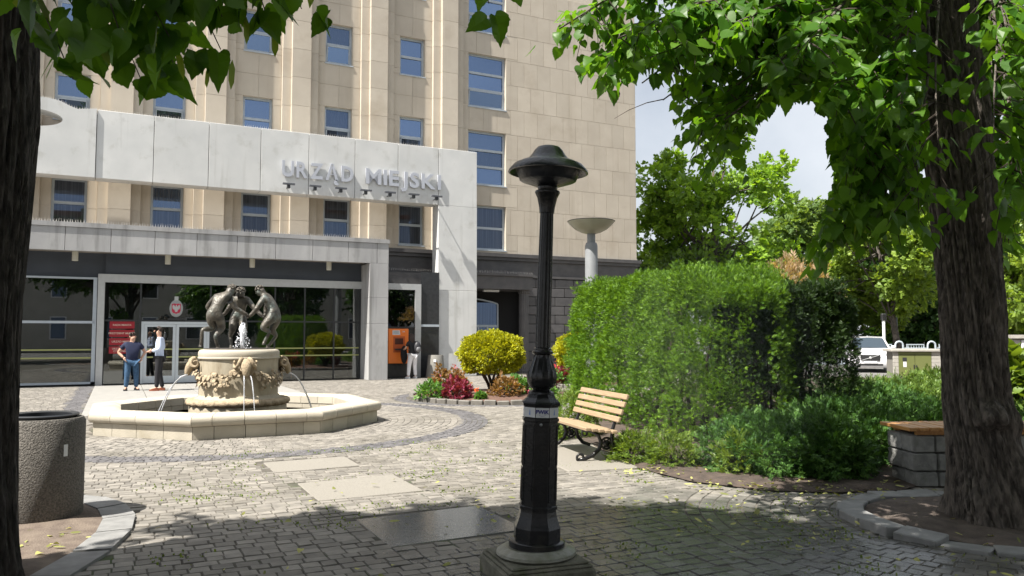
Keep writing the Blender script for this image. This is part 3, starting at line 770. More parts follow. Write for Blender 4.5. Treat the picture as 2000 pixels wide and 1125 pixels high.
# red plates
RED = mat('red_plate', (.30, .012, .022), .4, var=.06); CRM = mat('plate_lettering', (.62, .50, .42), .5)
for i, (t, nm) in enumerate((('RADA MIASTA', 'top'), ('PREZYDENT MIASTA', 'second'), ('URZĄD MIEJSKI', 'third'), ('URZĄD STANU\nCYWILNEGO', 'bottom'))):
    z = 1.935 - i * .27
    o = MB().bbox(-.365, .365, -.012, .006, -.115, .115, .004).build('sign_plate', RED, None, loc=FP(.73, -.02, z), rot=(0, 0, TH))
    tag(o, f'red plate lettered {t.replace(chr(10), " ")} on the entrance glass, {nm} of four', 'sign', 'red plates beside the door')
    me = text_mesh(t, .085 if i != 3 else .08, .001, .001, CRM); mesh_obj('lettering', me, None, o, (0, -.0145, 0), (R(90), 0, 0))
# eagle plaque
pl = MB().lathe([(.0, -.012), (.27, -.012), (.29, 0), (.27, .012), (0, .012)], 40).xf(Matrix.Rotation(R(90), 4, 'X') @ Matrix.Diagonal((.72, 1, 1, 1))).build('eagle_plaque', mat('plaque_white', (.30, .32, .32), .4), None, True, loc=FP(2.34, -.03, 2.5), rot=(0, 0, TH))
tag(pl, 'white oval plaque with white eagle on red shield above the glass doors', 'emblem')
sh = [(-.14, .15), (-.05, .165), (0, .15), (.05, .165), (.14, .15), (.135, -.08), (.10, -.15), (.03, -.165), (0, -.19), (-.03, -.165), (-.10, -.15), (-.135, -.08)]
MB().polyxz(sh, -.018, -.013).build('shield', mat('shield_red', (.45, .02, .06), .5), pl)
eg = [(0, .13), (.02, .10), (.015, .07), (.04, .06), (.06, .10), (.10, .125), (.118, .06), (.11, -.02), (.095, .0), (.085, -.05), (.07, -.02), (.055, -.06), (.045, -.03), (.05, -.09), (.03, -.08), (.035, -.13), (0, -.11)]
eg = eg + [(-x, z) for x, z in eg[::-1][1:-1]]
MB().polyxz([(x, z) for x, z in eg], -.022, -.0185).build('eagle', mat('eagle_white', (.42, .43, .43), .5), pl)
MB().box(-.06, .06, -.02, .0, .27, .40).build('crown_bracket', MATS['eagle_white'], pl)

# ---------------------------------------------------------------- right of the canopy: cash machine bay
bay = empty('cash_machine_bay', FP(10.2, .1, 0), TH, 'dark glazed bay with grey frame between canopy pillar and concrete pillar', 'glazing')
MB().box(-.83, .62, -.06, .08, 3.34, 3.57).box(.60, .84, -.06, .08, 0, 3.339).box(.62, .84, -.06, .08, 3.34, 3.57).build('frame', ALU, bay)
MB().box(-.83, .60, 0, .01, 1.9, 3.339).build('pane', glass_mat('bay_glass', (.25, .27, .28), .10), bay)
MB().box(-.83, .60, 0.02, .03, 0, 1.9).build('panel', mat('bay_panel', (.035, .037, .04), .25, var=.3), bay)
MB().box(-.83, .60, -.03, .02, 1.88, 1.93).build('transom', DKFR, bay)
MB().box(.84, 1.60, 0, .01, 0.05, 4.05).build('panel', mat('bay_panel', (.035, .037, .04), .25, var=.3), bay)
MB().box(.84, 1.60, -.04, -.001, 1.93, 2.02).build('transom', ALU2, bay)
MB().box(-.85, 1.60, .5, .56, 0, 4.05).build('back_panel', DKST, bay)
ATM = mat('orange_panel', (.92, .22, .03), .4, var=.05)
at_ = empty('cash_machine', FP(10.1, .02, .54), TH, 'orange cash machine set in the dark bay', 'cash machine')
MB().bbox(-.40, .40, -.10, .06, 0, 1.31, .02).build('body', ATM, at_)
MB().box(-.20, .25, -.112, -.101, .42, 1.02).build('recess', mat('orange_recess', (.50, .10, .02), .5), at_)
MB().box(-.14, .18, -.118, -.113, .72, .95).build('screen', mat('screen_dark', (.10, .04, .03), .15), at_)
MB().box(-.15, .19, -.20, -.113, .50, .56).build('keypad', DKFR, at_)
MB().polyxz([(-.24, 1.08), (.07, 1.08), (.04, 1.25), (-.24, 1.25)], -.106, -.101).build('notice', PAINTW, at_)
for z in (1.12, 1.15, 1.18, 1.21): MB().box(-.21, .02, -.1085, -.1065, z, z + .012).build('print_line', mat('print_grey', (.25, .25, .25), .6), at_)
mesh_obj('lettering', text_mesh('24h', .07, .001, .001, PAINTW), None, at_, (.20, -.104, 1.20), (R(90), 0, 0))
cb = MB().lathe([(.36, 0), (.37, .05), (.34, .3), (.29, .82), (.27, .86), (.22, .86), (.22, .6), (0, .6)], 24, a0=R(7.5)).build('litter_bin', mat('grey_exposed_aggregate', (.26, .25, .225), .9, col2=(.15, .145, .13), scale=60, bump=.5, bscale=90), None, True, loc=FP(11.42, -.55, 0))
tag(cb, 'tapered grey concrete litter bin beside the cash machine bay', 'litter bin')
MB().box(-.05, .05, -.335, -.30, .60, .70).build('sticker', PAINTW, cb)
# ---------------------------------------------------------------- fountain
LIME = mat('fountain_limestone', (.46, .42, .345), .75, col2=(.39, .355, .285), scale=2.5, bump=.15, bscale=40, attr=.08, stain=((.30, .26, .18), 2.2, .56, .8))
DRUM = mat('drum_stone', (.40, .355, .27), .7, col2=(.31, .27, .195), scale=3, bump=.2, bscale=50, stain=((.20, .16, .10), 3.0, .52, .75), stretch=(1, 1, .35))
CARV = mat('carved_stone', (.42, .34, .23), .85, col2=(.26, .20, .13), scale=14, bump=.7, bscale=45)
ft = empty('fountain', FC, TH, 'octagonal limestone fountain basin with carved round plinth and ram heads', 'fountain')
INR = 2.35
def ring_stone(k, t0, t1, prof, name):
    """piece of the basin wall on side k between edge fractions t0..t1, mitred at the corners"""
    half = math.tan(math.pi / 8); a = k * math.pi / 4 - math.pi / 2
    ox, oy = math.cos(a), math.sin(a); tx, ty = -oy, ox
    V = []; F = []; n = len(prof); g = .004
    for t in (t0, t1):
        for (d, z) in prof:
            r = INR + d; e = r * half
            u = (2 * t - 1) * e + (g if t == t0 else -g)
            V.append((ox * r + tx * u, oy * r + ty * u, z))
    F = [(i, (i + 1) % n, n + (i + 1) % n, n + i) for i in range(n)] + [tuple(range(n))[::-1], tuple(range(n, 2 * n))]
    o = MB().add(V, F).build(name, LIME, ft, True); shade_attr(o, random.random())
basep = [(0, -.02), (0, .195), (-.40, .195), (-.40, -.02)]
rimp = [(.0, .20)] + [(.02 + .055 * math.sin(a), .285 - .08 * math.cos(a)) for a in [math.pi * i / 8 for i in range(1, 8)]] + [(-.05, .375), (-.30, .385), (-.40, .34), (-.41, .20)]
for k in range(8):
    cuts = [0, .16, .40, .64, .86, 1] if k % 2 == 0 else [0, .20, .45, .72, 1]
    for i in range(len(cuts) - 1): ring_stone(k, cuts[i], cuts[i + 1], basep, 'base_stone')
    cuts = [0, .15, .39, .63, .87, 1] if k % 2 == 0 else [0, .22, .47, .74, 1]
    for i in range(len(cuts) - 1): ring_stone(k, cuts[i], cuts[i + 1], rimp, 'rim_stone')
MB().lathe([(2.1, -.02), (2.1, .0), (.0, .0)], 8, a0=math.pi / 8).build('basin_floor', mat('wet_basin', (.10, .10, .09), .4), ft)
wm = mat('basin_water', (.05, .06, .055), .05, spec=.6, bump=.25, bscale=14)
MB().lathe([(2.1, .10), (.0, .10)], 8, a0=math.pi / 8).build('water', wm, ft)
# plinth
MB().lathe([(.86, 0), (.86, .30), (.85, .33)], 48).build('plinth_foot', DRUM, ft, True)
tor = []
for i in range(9):
    a = -math.pi / 2 + math.pi * i / 8; tor.append((.83 + .07 * math.cos(a), .395 + .065 * math.sin(a)))
V = MB().lathe(tor, 96)
V.v = [((1 + .028 * math.sin(26 * math.atan2(y, x) + 30 * z)) * x, (1 + .028 * math.sin(26 * math.atan2(y, x) + 30 * z)) * y, z) for x, y, z in V.v]
V.build('laurel_moulding', CARV, ft, 'all')
MB().lathe([(.80, .455), (.79, .47), (.755, .485), (.735, .51), (.722, .52), (.72, .86), (.725, .865), (.725, .872), (.72, .876), (.72, 1.17)], 64).build('drum', DRUM, ft, True).scale = (.965, .965, 1)
MB().lathe([(.72, 1.171), (.745, 1.18), (.745, 1.20), (.735, 1.21), (.74, 1.25), (.735, 1.30), (.71, 1.335), (.67, 1.345), (0, 1.345)], 64).build('cornice', LIME, ft, True).scale = (.97, .97, 1)
MB().lathe([(.62, 1.346), (.62, 1.362), (0, 1.362)], 40).build('bronze_plate', mat('bronze_plate', (.10, .09, .08), .5, metal=.5), ft)
# swags of leaves and fruit
tv = np.array([(0, 0, 0), (.5, .35, .12), (.35, .8, .1), (0, 1.1, -.05), (-.35, .8, .1), (-.5, .35, .12), (0, .5, .28)]); tf = [(0, 1, 6), (1, 2, 6), (2, 3, 6), (3, 4, 6), (4, 5, 6), (5, 0, 6)]
P = []; D = []; Nn = []; S = []
for q in range(4):
    for i in range(150):
        t = random.random(); a = q * math.pi / 2 + t * math.pi / 2
        sag = math.sin(math.pi * t); z = 1.03 - .16 * sag + random.gauss(0, .03) * (1 + .6 * sag)
        if .22 < t < .42 or .58 < t < .78: z -= random.random() * .13
        r = .735 + random.random() * .05; P.append((r * math.cos(a), r * math.sin(a), z))
        out = Vector((math.cos(a), math.sin(a), 0)); dn = Vector((random.gauss(0, .5), random.gauss(0, .5), -1)) + out * .3
        D.append(dn[:]); Nn.append((out + Vector((0, 0, .3)))[:]); S.append(random.uniform(.05, .085))
Mx = basis(np.array(D), np.array(Nn)) * np.array(S)[:, None, None]
tag(mesh_obj('leaf_garland', scatter('leaf_garland', [(tv, tf, Mx, np.array(P), rng.random(len(P)))], CARV), None, ft), kind='stuff')
for q in range(4):
    a = q * math.pi / 2 - math.pi / 2; ca, sa = math.cos(a), math.sin(a)
    fr = Matrix(((-sa, ca, 0, ca * .72), (ca, sa, 0, sa * .72), (0, 0, 1, 0), (0, 0, 0, 1)))   # x tangent, y outwards
    hd = skin_mesh({'a': ((0, -.02, 1.10), .11), 'b': ((0, .08, 1.10), (.12, .11)), 'c': ((0, .15, 1.02), (.095, .085)), 'd': ((0, .17, .92), (.06, .055)), 'e': ((0, .17, .87), (.045, .045))}, [('a', 'b'), ('b', 'c'), ('c', 'd'), ('d', 'e')], 'a', CARV, 2, 'ram_head')
    ho = mesh_obj('ram_head', hd, None, ft); ho.matrix_local = fr
    for sg in (-1, 1):
        sp_ = []
        for i in range(18):
            t = i / 17; an = R(100) - t * R(430); r = .085 * (1 - .55 * t)
            sp_.append((sg * (.06 + .11 * min(1, t * 2.2) + .02 * t), .06 + r * math.cos(an) * .9, 1.10 + r * math.sin(an)))
        MB().tube(sp_, [.038 - .026 * (i / 17) for i in range(18)], 8).build('horn', CARV, ho, 'all')
# water jets
JET = mat('falling_water', (.80, .82, .86), .08, spec=.8)
JET.node_tree.nodes['Principled BSDF'].inputs['Transmission Weight'].default_value = .55
def jet(a, v, off, r=.011):
    ca, sa = math.cos(a), math.sin(a); pts = []; t = 0
    while True:
        x = .89 + v * t; z = .89 - 4.9 * t * t
        if z < .10 or len(pts) > 40: break
        pts.append((ca * x - sa * off * (1 + 2 * t), sa * x + ca * off * (1 + 2 * t), z)); t += .02
    MB().tube(pts, [r * random.uniform(.7, 1.25) * (1 - .25 * i / len(pts)) for i in range(len(pts))], 6).build('water_jet', JET, ft, 'all')
for q in range(4):
    a = q * math.pi / 2 - math.pi / 2
    jet(a, .75 if q % 2 == 0 else 1.15, -.035); jet(a + .02, .9 if q % 2 == 0 else 1.3, .05)
# bubbling spring between the figures
FOAM = mat('white_water', (.85, .87, .92), .3, spec=.6)
fb = MB().lathe([(.035, 0), (.035, .12), (.04, .22), (.065, .30), (.07, .35), (.06, .39), (.03, .42), (0, .425)], 18, (0, 0, 0))
fb.v = [(x * (1 + .35 * noise.noise((x * 22, y * 22, z * 16))), y * (1 + .35 * noise.noise((x * 22, y * 22, z * 16 + 5))), z) for x, y, z in fb.v]
rg = Vector((.945, .326, 0)); fw = Vector((-.326, .945, 0))         # right and away, seen from the square
def SP(x, y, z, s=1.0): return FC + rg * (x * s) + fw * (y * s) + Vector((0, 0, 1.362 + z * s))
for k in range(200):
    a = random.random() * 6.28; t = random.random(); q_ = .03 + .15 * (1 - t) * random.random() ** .5; fb.ball((math.cos(a) * q_, math.sin(a) * q_, t * .47), random.uniform(.004, .013), 5, 4)
tag(fb.build('spring_water', FOAM, ft, 'all', loc=(.03, -.12, 1.362)), kind='stuff')

# ---------------------------------------------------------------- bronze fauns
BRZ = mat('weathered_bronze', (.125, .112, .09), .42, col2=(.045, .041, .035), scale=9, metal=.2, bump=.9, bscale=22, stain=((.20, .26, .25), 3.5, .54, .78))
BRZ2 = mat('curled_bronze_hair', (.15, .135, .11), .5, col2=(.05, .045, .04), scale=40, metal=.5, bump=1.0, bscale=30)
def faun(pts, label, face):
    """pts: joint -> (x, y, z, r) in the square's right/away/up frame on the plinth"""
    base_ = SP(*[(pts['hoofL'][i] + pts['hoofR'][i]) / 2 for i in (0, 1)], 0)
    nd = {}
    for k, v in pts.items():
        g_ = 1.5 if k[:4] == 'head' else 1.28 if k[:3] in ('che', 'shL', 'shR', 'nec') else 1.18 if k[:3] in ('hip', 'kne') else 1.05 if k[:3] in ('wai', 'hoc', 'pas') else 1.18
        nd[k] = (SP(v[0], v[1], v[2]) - base_, tuple(q * g_ for q in v[3]) if hasattr(v[3], '__len__') else v[3] * g_)
    E_ = [('hips', 'waist'), ('waist', 'chest'), ('chest', 'neck'), ('neck', 'head0'), ('head0', 'head1')]
    for s in 'LR':
        E_ += [('chest', 'sh' + s), ('sh' + s, 'el' + s), ('el' + s, 'wr' + s), ('wr' + s, 'hand' + s)]
        E_ += [('hips', 'hip' + s), ('hip' + s, 'knee' + s), ('knee' + s, 'hock' + s), ('hock' + s, 'pas' + s), ('pas' + s, 'hoof' + s)]
    r = empty('faun_statue', base_, 0, label, 'statue', 'bronze fauns on the fountain')
    mesh_obj('body', skin_mesh(nd, E_, 'hips', BRZ, 2), None, r)
    h0 = Vector(nd['head0'][0]); h1 = Vector(nd['head1'][0]); up = (h1 - h0).normalized(); c = h0 + (h1 - h0) * .75
    f = (rg * face[0] + fw * face[1] + Vector((0, 0, face[2]))).normalized(); f = (f - up * f.dot(up)).normalized()
    cu = MB()
    for i in range(70):
        d = Vector((random.gauss(0, 1), random.gauss(0, 1), random.gauss(0, 1))).normalized()
        if d.dot(up) < -.15 + (.45 if d.dot(f) > .25 else 0): continue
        cu.ball(c + d * .076, .020, 6, 4)
    cu.build('hair', BRZ2, r, 'all')
    fc = MB(); fc.tube([c + f * .07 - up * .005, c + f * .095 - up * .035], [.010, .016], 6); fc.ball(c + f * .06 - up * .075, (.026, .026, .024), 8, 6)
    for sg in (-1, 1):
        sd = f.cross(up) * sg; fc.tube([c + f * .075 + sd * .012, c + f * .068 + sd * .045], .010, 5); fc.tube([c + sd * .07 - up * .01, c + sd * .095 + up * .02 - f * .02], [.018, .004], 5)
    fc.build('face', BRZ, r, 'all')
    for s in 'LR':
        hnd = Vector(nd['hand' + s][0]); wr = Vector(nd['wr' + s][0]); d = (hnd - wr).normalized(); sd = d.cross(Vector((0, 0, 1))).normalized(); fg = MB()
        for i, l in enumerate((.05, .058, .055, .045)):
            p0 = hnd + sd * (.012 * (i - 1.5)); p1 = p0 + d * l * .55 - Vector((0, 0, .008)); fg.tube([p0, p1, p1 + d * l * .3 - Vector((0, 0, .026))], [.008, .008, .006], 5)
        fg.tube([hnd - d * .03 + sd * .022, hnd + sd * .034, hnd + d * .018 + sd * .03 - Vector((0, 0, .018))], [.009, .008, .006], 5)
        fg.build('fingers', BRZ, r, 'all')
        hf = Vector(nd['hoof' + s][0]); MB().lathe([(.038, 0), (.03, .045), (.02, .06)], 10, (hf.x, hf.y, hf.z - .02)).build('hoof', BRZ, r, True)
    return r
faun({'hips': (-.455, -.12, .64, (.105, .10)), 'waist': (-.42, -.10, .745, (.088, .082)), 'chest': (-.32, -.02, .90, (.125, .105)), 'neck': (-.215, .05, 1.01, .05), 'head0': (-.185, .08, 1.055, .06), 'head1': (-.155, .10, 1.13, .058),
      'shL': (-.43, .03, .945, .055), 'elL': (-.59, .12, .755, .04), 'wrL': (-.46, .32, .68, .032), 'handL': (-.36, .38, .65, .032),
      'shR': (-.20, -.08, .94, .058), 'elR': (-.10, -.12, .745, .044), 'wrR': (.09, -.10, .63, .032), 'handR': (.135, -.09, .615, .032),
      'hipL': (-.52, -.10, .58, .085), 'kneeL': (-.47, .02, .36, .062), 'hockL': (-.65, -.12, .345, .034), 'pasL': (-.665, -.10, .12, .026), 'hoofL': (-.67, -.08, .05, .03),
      'hipR': (-.375, -.13, .57, .09), 'kneeR': (-.315, .0, .37, .07), 'hockR': (-.43, -.13, .225, .038), 'pasR': (-.395, -.10, .07, .026), 'hoofR': (-.375, -.08, .025, .03)},
     'left bronze faun seen from behind, leaning in with one leg raised', (.8, .5, -.5))
faun({'hips': (-.045, .34, .60, (.10, .085)), 'waist': (-.03, .345, .715, (.082, .075)), 'chest': (.01, .31, .865, (.115, .09)), 'neck': (.0, .26, .965, .046), 'head0': (-.002, .235, 1.01, .058), 'head1': (0, .215, 1.09, .056),
      'shL': (-.12, .32, .915, .05), 'elL': (-.21, .26, .745, .038), 'wrL': (-.28, .30, .64, .03), 'handL': (-.32, .33, .63, .03),
      'shR': (.135, .31, .905, .052), 'elR': (.245, .22, .75, .04), 'wrR': (.38, .16, .62, .03), 'handR': (.425, .15, .585, .03),
      'hipL': (-.115, .33, .56, .082), 'kneeL': (-.13, .22, .36, .062), 'hockL': (-.175, .34, .22, .034), 'pasL': (-.15, .26, .07, .026), 'hoofL': (-.15, .24, .025, .03),
      'hipR': (.035, .33, .56, .082), 'kneeR': (.065, .22, .36, .062), 'hockR': (.06, .36, .22, .034), 'pasR': (.03, .28, .07, .026), 'hoofR': (.03, .26, .025, .03)},
     'middle bronze faun facing the square behind the bubbling water', (0, -.9, -.35))
faun({'hips': (.61, -.06, .60, (.10, .10)), 'waist': (.60, -.04, .735, (.085, .08)), 'chest': (.53, -.02, .885, (.12, .10)), 'neck': (.405, .01, 1.0, .048), 'head0': (.37, .02, 1.04, .06), 'head1': (.325, .03, 1.115, .058),
      'shL': (.405, -.10, .935, .055), 'elL': (.30, -.14, .75, .043), 'wrL': (.19, -.11, .615, .032), 'handL': (.155, -.09, .60, .032),
      'shR': (.53, .10, .935, .05), 'elR': (.46, .22, .76, .04), 'wrR': (.45, .19, .62, .03), 'handR': (.435, .17, .59, .03),
      'hipL': (.545, -.12, .55, .088), 'kneeL': (.385, -.16, .375, .062), 'hockL': (.53, -.14, .30, .036), 'pasL': (.44, -.14, .14, .026), 'hoofL': (.425, -.14, .085, .03),
      'hipR': (.66, -.02, .55, .085), 'kneeR': (.56, .02, .33, .062), 'hockR': (.655, .02, .235, .036), 'pasR': (.53, .02, .06, .026), 'hoofR': (.495, .02, .025, .03)},
     'right bronze faun leaning left with its hand held out', (-.85, .15, -.5))

# ---------------------------------------------------------------- people
SKIN = mat('skin', (.52, .31, .22), .55, var=.12, scale=9)
def hand(b, w, d, sd, curl=Vector((0, 0, -.02)), th=1):
    """palm, four fingers of different length and a thumb, appended to b"""
    b.ball(w + d * .045, (.036, .036, .05), 8, 6)
    for i, l in enumerate((.066, .078, .073, .056)):
        p0 = w + d * .08 + sd * (.019 * (i - 1.5)); p1 = p0 + d * l * .5 + curl * .4; b.tube([p0, p1, p1 + d * l * .32 + curl], [.010, .0095, .007], 6)
    p0 = w + d * .03 - sd * .034 * th; b.tube([p0, p0 + d * .035 - sd * .022 * th, p0 + d * .065 - sd * .018 * th + curl * .6], [.012, .011, .008], 6)
def head_parts(r, c, f, up, hair_m, long=False):
    """face and hair children around head centre c, facing f"""
    f = f.normalized(); sd = f.cross(up).normalized(); b = MB()
    b.tube([c + f * .092 + up * .01, c + f * .122 - up * .03], [.010, .019], 6)
    for s in (-1, 1): b.ball(c + sd * .082 * s - up * .012, (.018, .018, .03), 6, 5)
    b.build('nose_and_ears', SKIN, r, 'all')
    e = MB()
    for s in (-1, 1): e.ball(c + f * .089 + sd * .034 * s + up * .012, .009, 6, 5); e.tube([c + f * .098 + sd * .018 * s + up * .032, c + f * .088 + sd * .055 * s + up * .03], .004, 5)
    e.tube([c + f * .098 - up * .062 + sd * .025, c + f * .104 - up * .062, c + f * .098 - up * .062 - sd * .025], .005, 5)
    e.build('eyes_and_mouth', mat('feature_dark', (.12, .05, .04), .5), r, 'all')
    h = MB()
    for i in range(150):
        d = Vector((random.gauss(0, 1), random.gauss(0, 1), random.gauss(0, 1))).normalized()
        q = d.dot(f); u = d.dot(up)
        if u < (-.35 if q < -.25 else .35 if q < .3 else .78): continue
        h.ball(c + d * .088 + up * .026, .022, 6, 4)
    if long:
        for i in range(36):
            a = random.uniform(-1.3, 1.3); d = (-f * math.cos(a) + sd * math.sin(a)); h.tube([c + d * .09 + up * .05, c + d * .115 - up * .10, c + d * .10 - up * .30 - f * .03 + sd * random.uniform(-.03, .03), c + d * .085 - up * .42], [.028, .03, .026, .006], 5)
    h.build('hair', hair_m, r, 'all')
def person(loc, facing, P, label, shirt, trousers, shoes, hair, face, sleeve, long=False, hem=None, hpose=None, bag=None):
    """P: joint -> (side, forward, up, radius); side is the person's own left"""
    root = empty('person', loc, 0, label, 'person')
    f = Vector((math.cos(facing), math.sin(facing), 0)); sd = Vector((-f.y, f.x, 0)); up = Vector((0, 0, 1))
    T = lambda v: sd * v[0] + f * v[1] + up * v[2]
    nd = {k: (T(v), v[3]) for k, v in P.items()}
    E_ = [('hips', 'waist'), ('waist', 'chest'), ('chest', 'neck'), ('neck', 'head0'), ('head0', 'head1')]
    for s in 'LR':
        E_ += [('chest', 'sh' + s), ('sh' + s, 'el' + s), ('el' + s, 'wr' + s), ('hips', 'hip' + s), ('hip' + s, 'kn' + s), ('kn' + s, 'an' + s), ('an' + s, 'toe' + s)]
    thin = {}
    for k, (p_, r_) in nd.items():
        g_ = .80 if k[:3] in ('hip', 'wai', 'che', 'knL', 'knR', 'anL', 'anR') else .95 if k[:2] == 'sh' else 1.0
        thin[k] = (p_, tuple(q * g_ for q in r_) if hasattr(r_, '__len__') else r_ * g_)
    mesh_obj('body', skin_mesh(thin, E_, 'hips', SKIN, 2), None, root)
    def sub(keys, grow, m, name, over={}):
        q = {k: (nd[k][0], tuple(x + grow for x in (nd[k][1] if hasattr(nd[k][1], '__len__') else (nd[k][1],) * 2))) for k in keys}
        q.update(over); ed = [(a, b_) for a, b_ in E_ if a in q and b_ in q] + [('wr' + s, 'cuff' + s) for s in 'LR' if 'cuff' + s in q] + [('el' + s, 'cuff' + s) for s in 'LR' if 'cuff' + s in q and 'wr' + s not in q] + [('sh' + s, 'slv' + s) for s in 'LR' if 'slv' + s in q] + ([('hips', 'hem')] if 'hem' in q else [])
        mesh_obj(name, skin_mesh(q, ed, 'chest' if 'chest' in q else 'hips', m, 2, name), None, root)
    top_keys = ['hips', 'waist', 'chest', 'shL', 'shR']; ov = {}
    for s in 'LR':
        a, b_ = nd['sh' + s][0], nd['el' + s][0]
        if sleeve == 'short': ov['slv' + s] = (a.lerp(b_, .62), nd['el' + s][1] + .028)
        else: top_keys += ['el' + s]; ov['cuff' + s] = (b_.lerp(nd['wr' + s][0], .92), nd['wr' + s][1] + .016)
    if hem: ov['hem'] = (T(hem[:3]), hem[3])
    ov['collar'] = (nd['chest'][0].lerp(nd['neck'][0], .55), .075)
    # collar joins the chest
    q = {k: (nd[k][0], tuple(x + .018 for x in (nd[k][1] if hasattr(nd[k][1], '__len__') else (nd[k][1],) * 2))) for k in top_keys}; q.update(ov)
    ed = [(a, b_) for a, b_ in E_ if a in q and b_ in q] + [('chest', 'collar')]
    for s in 'LR': ed += [('sh' + s, 'slv' + s)] if sleeve == 'short' else [('el' + s, 'cuff' + s)]
    if hem: ed.append(('hips', 'hem'))
    mesh_obj('shirt' if sleeve == 'short' else 'jacket', skin_mesh(q, ed, 'chest', shirt, 2), None, root)
    q = {k: (nd[k][0], tuple(x + .014 for x in (nd[k][1] if hasattr(nd[k][1], '__len__') else (nd[k][1],) * 2))) for k in ('hips', 'hipL', 'hipR', 'knL', 'knR')}
    for s in 'LR': q['cf' + s] = (nd['an' + s][0] + up * .0, .062)
    ed = [('hips', 'hipL'), ('hips', 'hipR'), ('hipL', 'knL'), ('hipR', 'knR'), ('knL', 'cfL'), ('knR', 'cfR')]
    mesh_obj('trousers', skin_mesh(q, ed, 'hips', trousers, 2), None, root)
    for s in 'LR':
        a, t = nd['an' + s][0], nd['toe' + s][0]; d = (t - a); d.z = 0; d.normalize(); sh_ = MB()
        o = Vector((a.x, a.y, 0)); sdv = Vector((-d.y, d.x, 0)); ring = []
        for u_, w, h in ((-.07, .035, .075), (0, .042, .085), (.08, .05, .07), (.16, .045, .045), (.195, .02, .03)):
            p = o + d * u_; ring.append([p + sdv * w, p + sdv * w * .8 + up * h, p - sdv * w * .8 + up * h, p - sdv * w])
        V = [v for r_ in ring for v in r_]; F = [(0, 1, 2, 3), (16, 19, 18, 17)]
        for i in range(4):
            for j in range(4): F.append((i * 4 + j, i * 4 + (j + 1) % 4, i * 4 + 4 + (j + 1) % 4, i * 4 + 4 + j))
        sh_.add(V, F); sh_.build('shoe', shoes, root, True)
        w = nd['wr' + s][0]; e = nd['el' + s][0]; dd = (w - e).normalized()
        hb = MB(); sdv = dd.cross(up); sdv = sdv.normalized() if sdv.length > .1 else sd
        hand(hb, w, dd, sdv, curl=(f * .012 - up * .012) if hpose is None else T(hpose), th=1 if s == 'L' else -1); hb.build('hand', SKIN, root, 'all')
    fd = sd * face[0] + f * face[1] + up * face[2]
    head_parts(root, nd['head1'][0] - up * .01, fd, up, hair, long)
    return root
NAVY = mat('navy_polo', (.012, .018, .055), .85, var=.3, scale=30); JEAN = mat('blue_jeans', (.05, .12, .22), .9, col2=(.025, .06, .12), scale=20)
BLAZ = mat('pale_blue_blazer', (.52, .60, .78), .8, var=.1, scale=10); DTRS = mat('dark_trousers', (.012, .012, .016), .85); BRN = mat('brown_leather', (.20, .06, .03), .4); BLKS = mat('black_shoes', (.015, .015, .018), .4)
HAIRB = mat('dark_brown_hair', (.04, .025, .018), .6, var=.4, scale=40)
m1 = Vector((-11.02, 22.95, .008)); to_cam = math.atan2(-m1.y, -m1.x)
person(m1, to_cam + R(8), {'hips': (0, 0, .90, (.155, .12)), 'waist': (0, .03, 1.02, (.155, .14)), 'chest': (0, .01, 1.24, (.165, .115)), 'neck': (0, .01, 1.41, .058), 'head0': (0, .02, 1.46, .072), 'head1': (0, .03, 1.57, .088),
        'shL': (.19, 0, 1.33, .062), 'elL': (.36, -.08, 1.10, .045), 'wrL': (.24, .05, .93, .034), 'shR': (-.19, 0, 1.33, .062), 'elR': (-.36, -.08, 1.10, .045), 'wrR': (-.23, .06, .95, .034),
        'hipL': (.095, 0, .82, .095), 'knL': (.12, .02, .46, .068), 'anL': (.13, -.01, .085, .045), 'toeL': (.17, .16, .04, .035), 'hipR': (-.095, 0, .82, .095), 'knR': (-.12, .03, .46, .068), 'anR': (-.14, 0, .085, .045), 'toeR': (-.19, .16, .04, .035)},
       'man in navy polo shirt and jeans, hands on hips before the entrance', NAVY, JEAN, BLKS, HAIRB, (.25, 1, -.05), 'short', hpose=(0, .012, -.02), hem=(0, .01, .80, (.165, .135)))
m2 = Vector((-10.2, 22.9, .008))
person(m2, R(193), {'hips': (0, 0, 1.0, (.135, .11)), 'waist': (0, .01, 1.14, (.13, .105)), 'chest': (0, 0, 1.38, (.16, .11)), 'neck': (0, .02, 1.56, .054), 'head0': (0, .03, 1.62, .07), 'head1': (0, .045, 1.735, .088),
        'shL': (.19, -.01, 1.48, .06), 'elL': (.25, -.06, 1.20, .047), 'wrL': (.13, .20, 1.14, .034), 'shR': (-.19, -.01, 1.48, .06), 'elR': (-.24, -.05, 1.20, .047), 'wrR': (-.10, .22, 1.16, .034),
        'hipL': (.09, 0, .92, .09), 'knL': (.10, .03, .50, .064), 'anL': (.10, .04, .085, .042), 'toeL': (.12, .22, .04, .035), 'hipR': (-.09, 0, .92, .09), 'knR': (-.10, .01, .50, .064), 'anR': (-.11, -.08, .085, .042), 'toeR': (-.13, .10, .04, .035)},
       'man in pale blue blazer and dark trousers standing beside the glass doors', BLAZ, DTRS, BRN, HAIRB, (.1, 1, 0), 'long', hem=(0, -.01, .84, (.15, .125)))
wl = FP(10.45, -.72, 0)
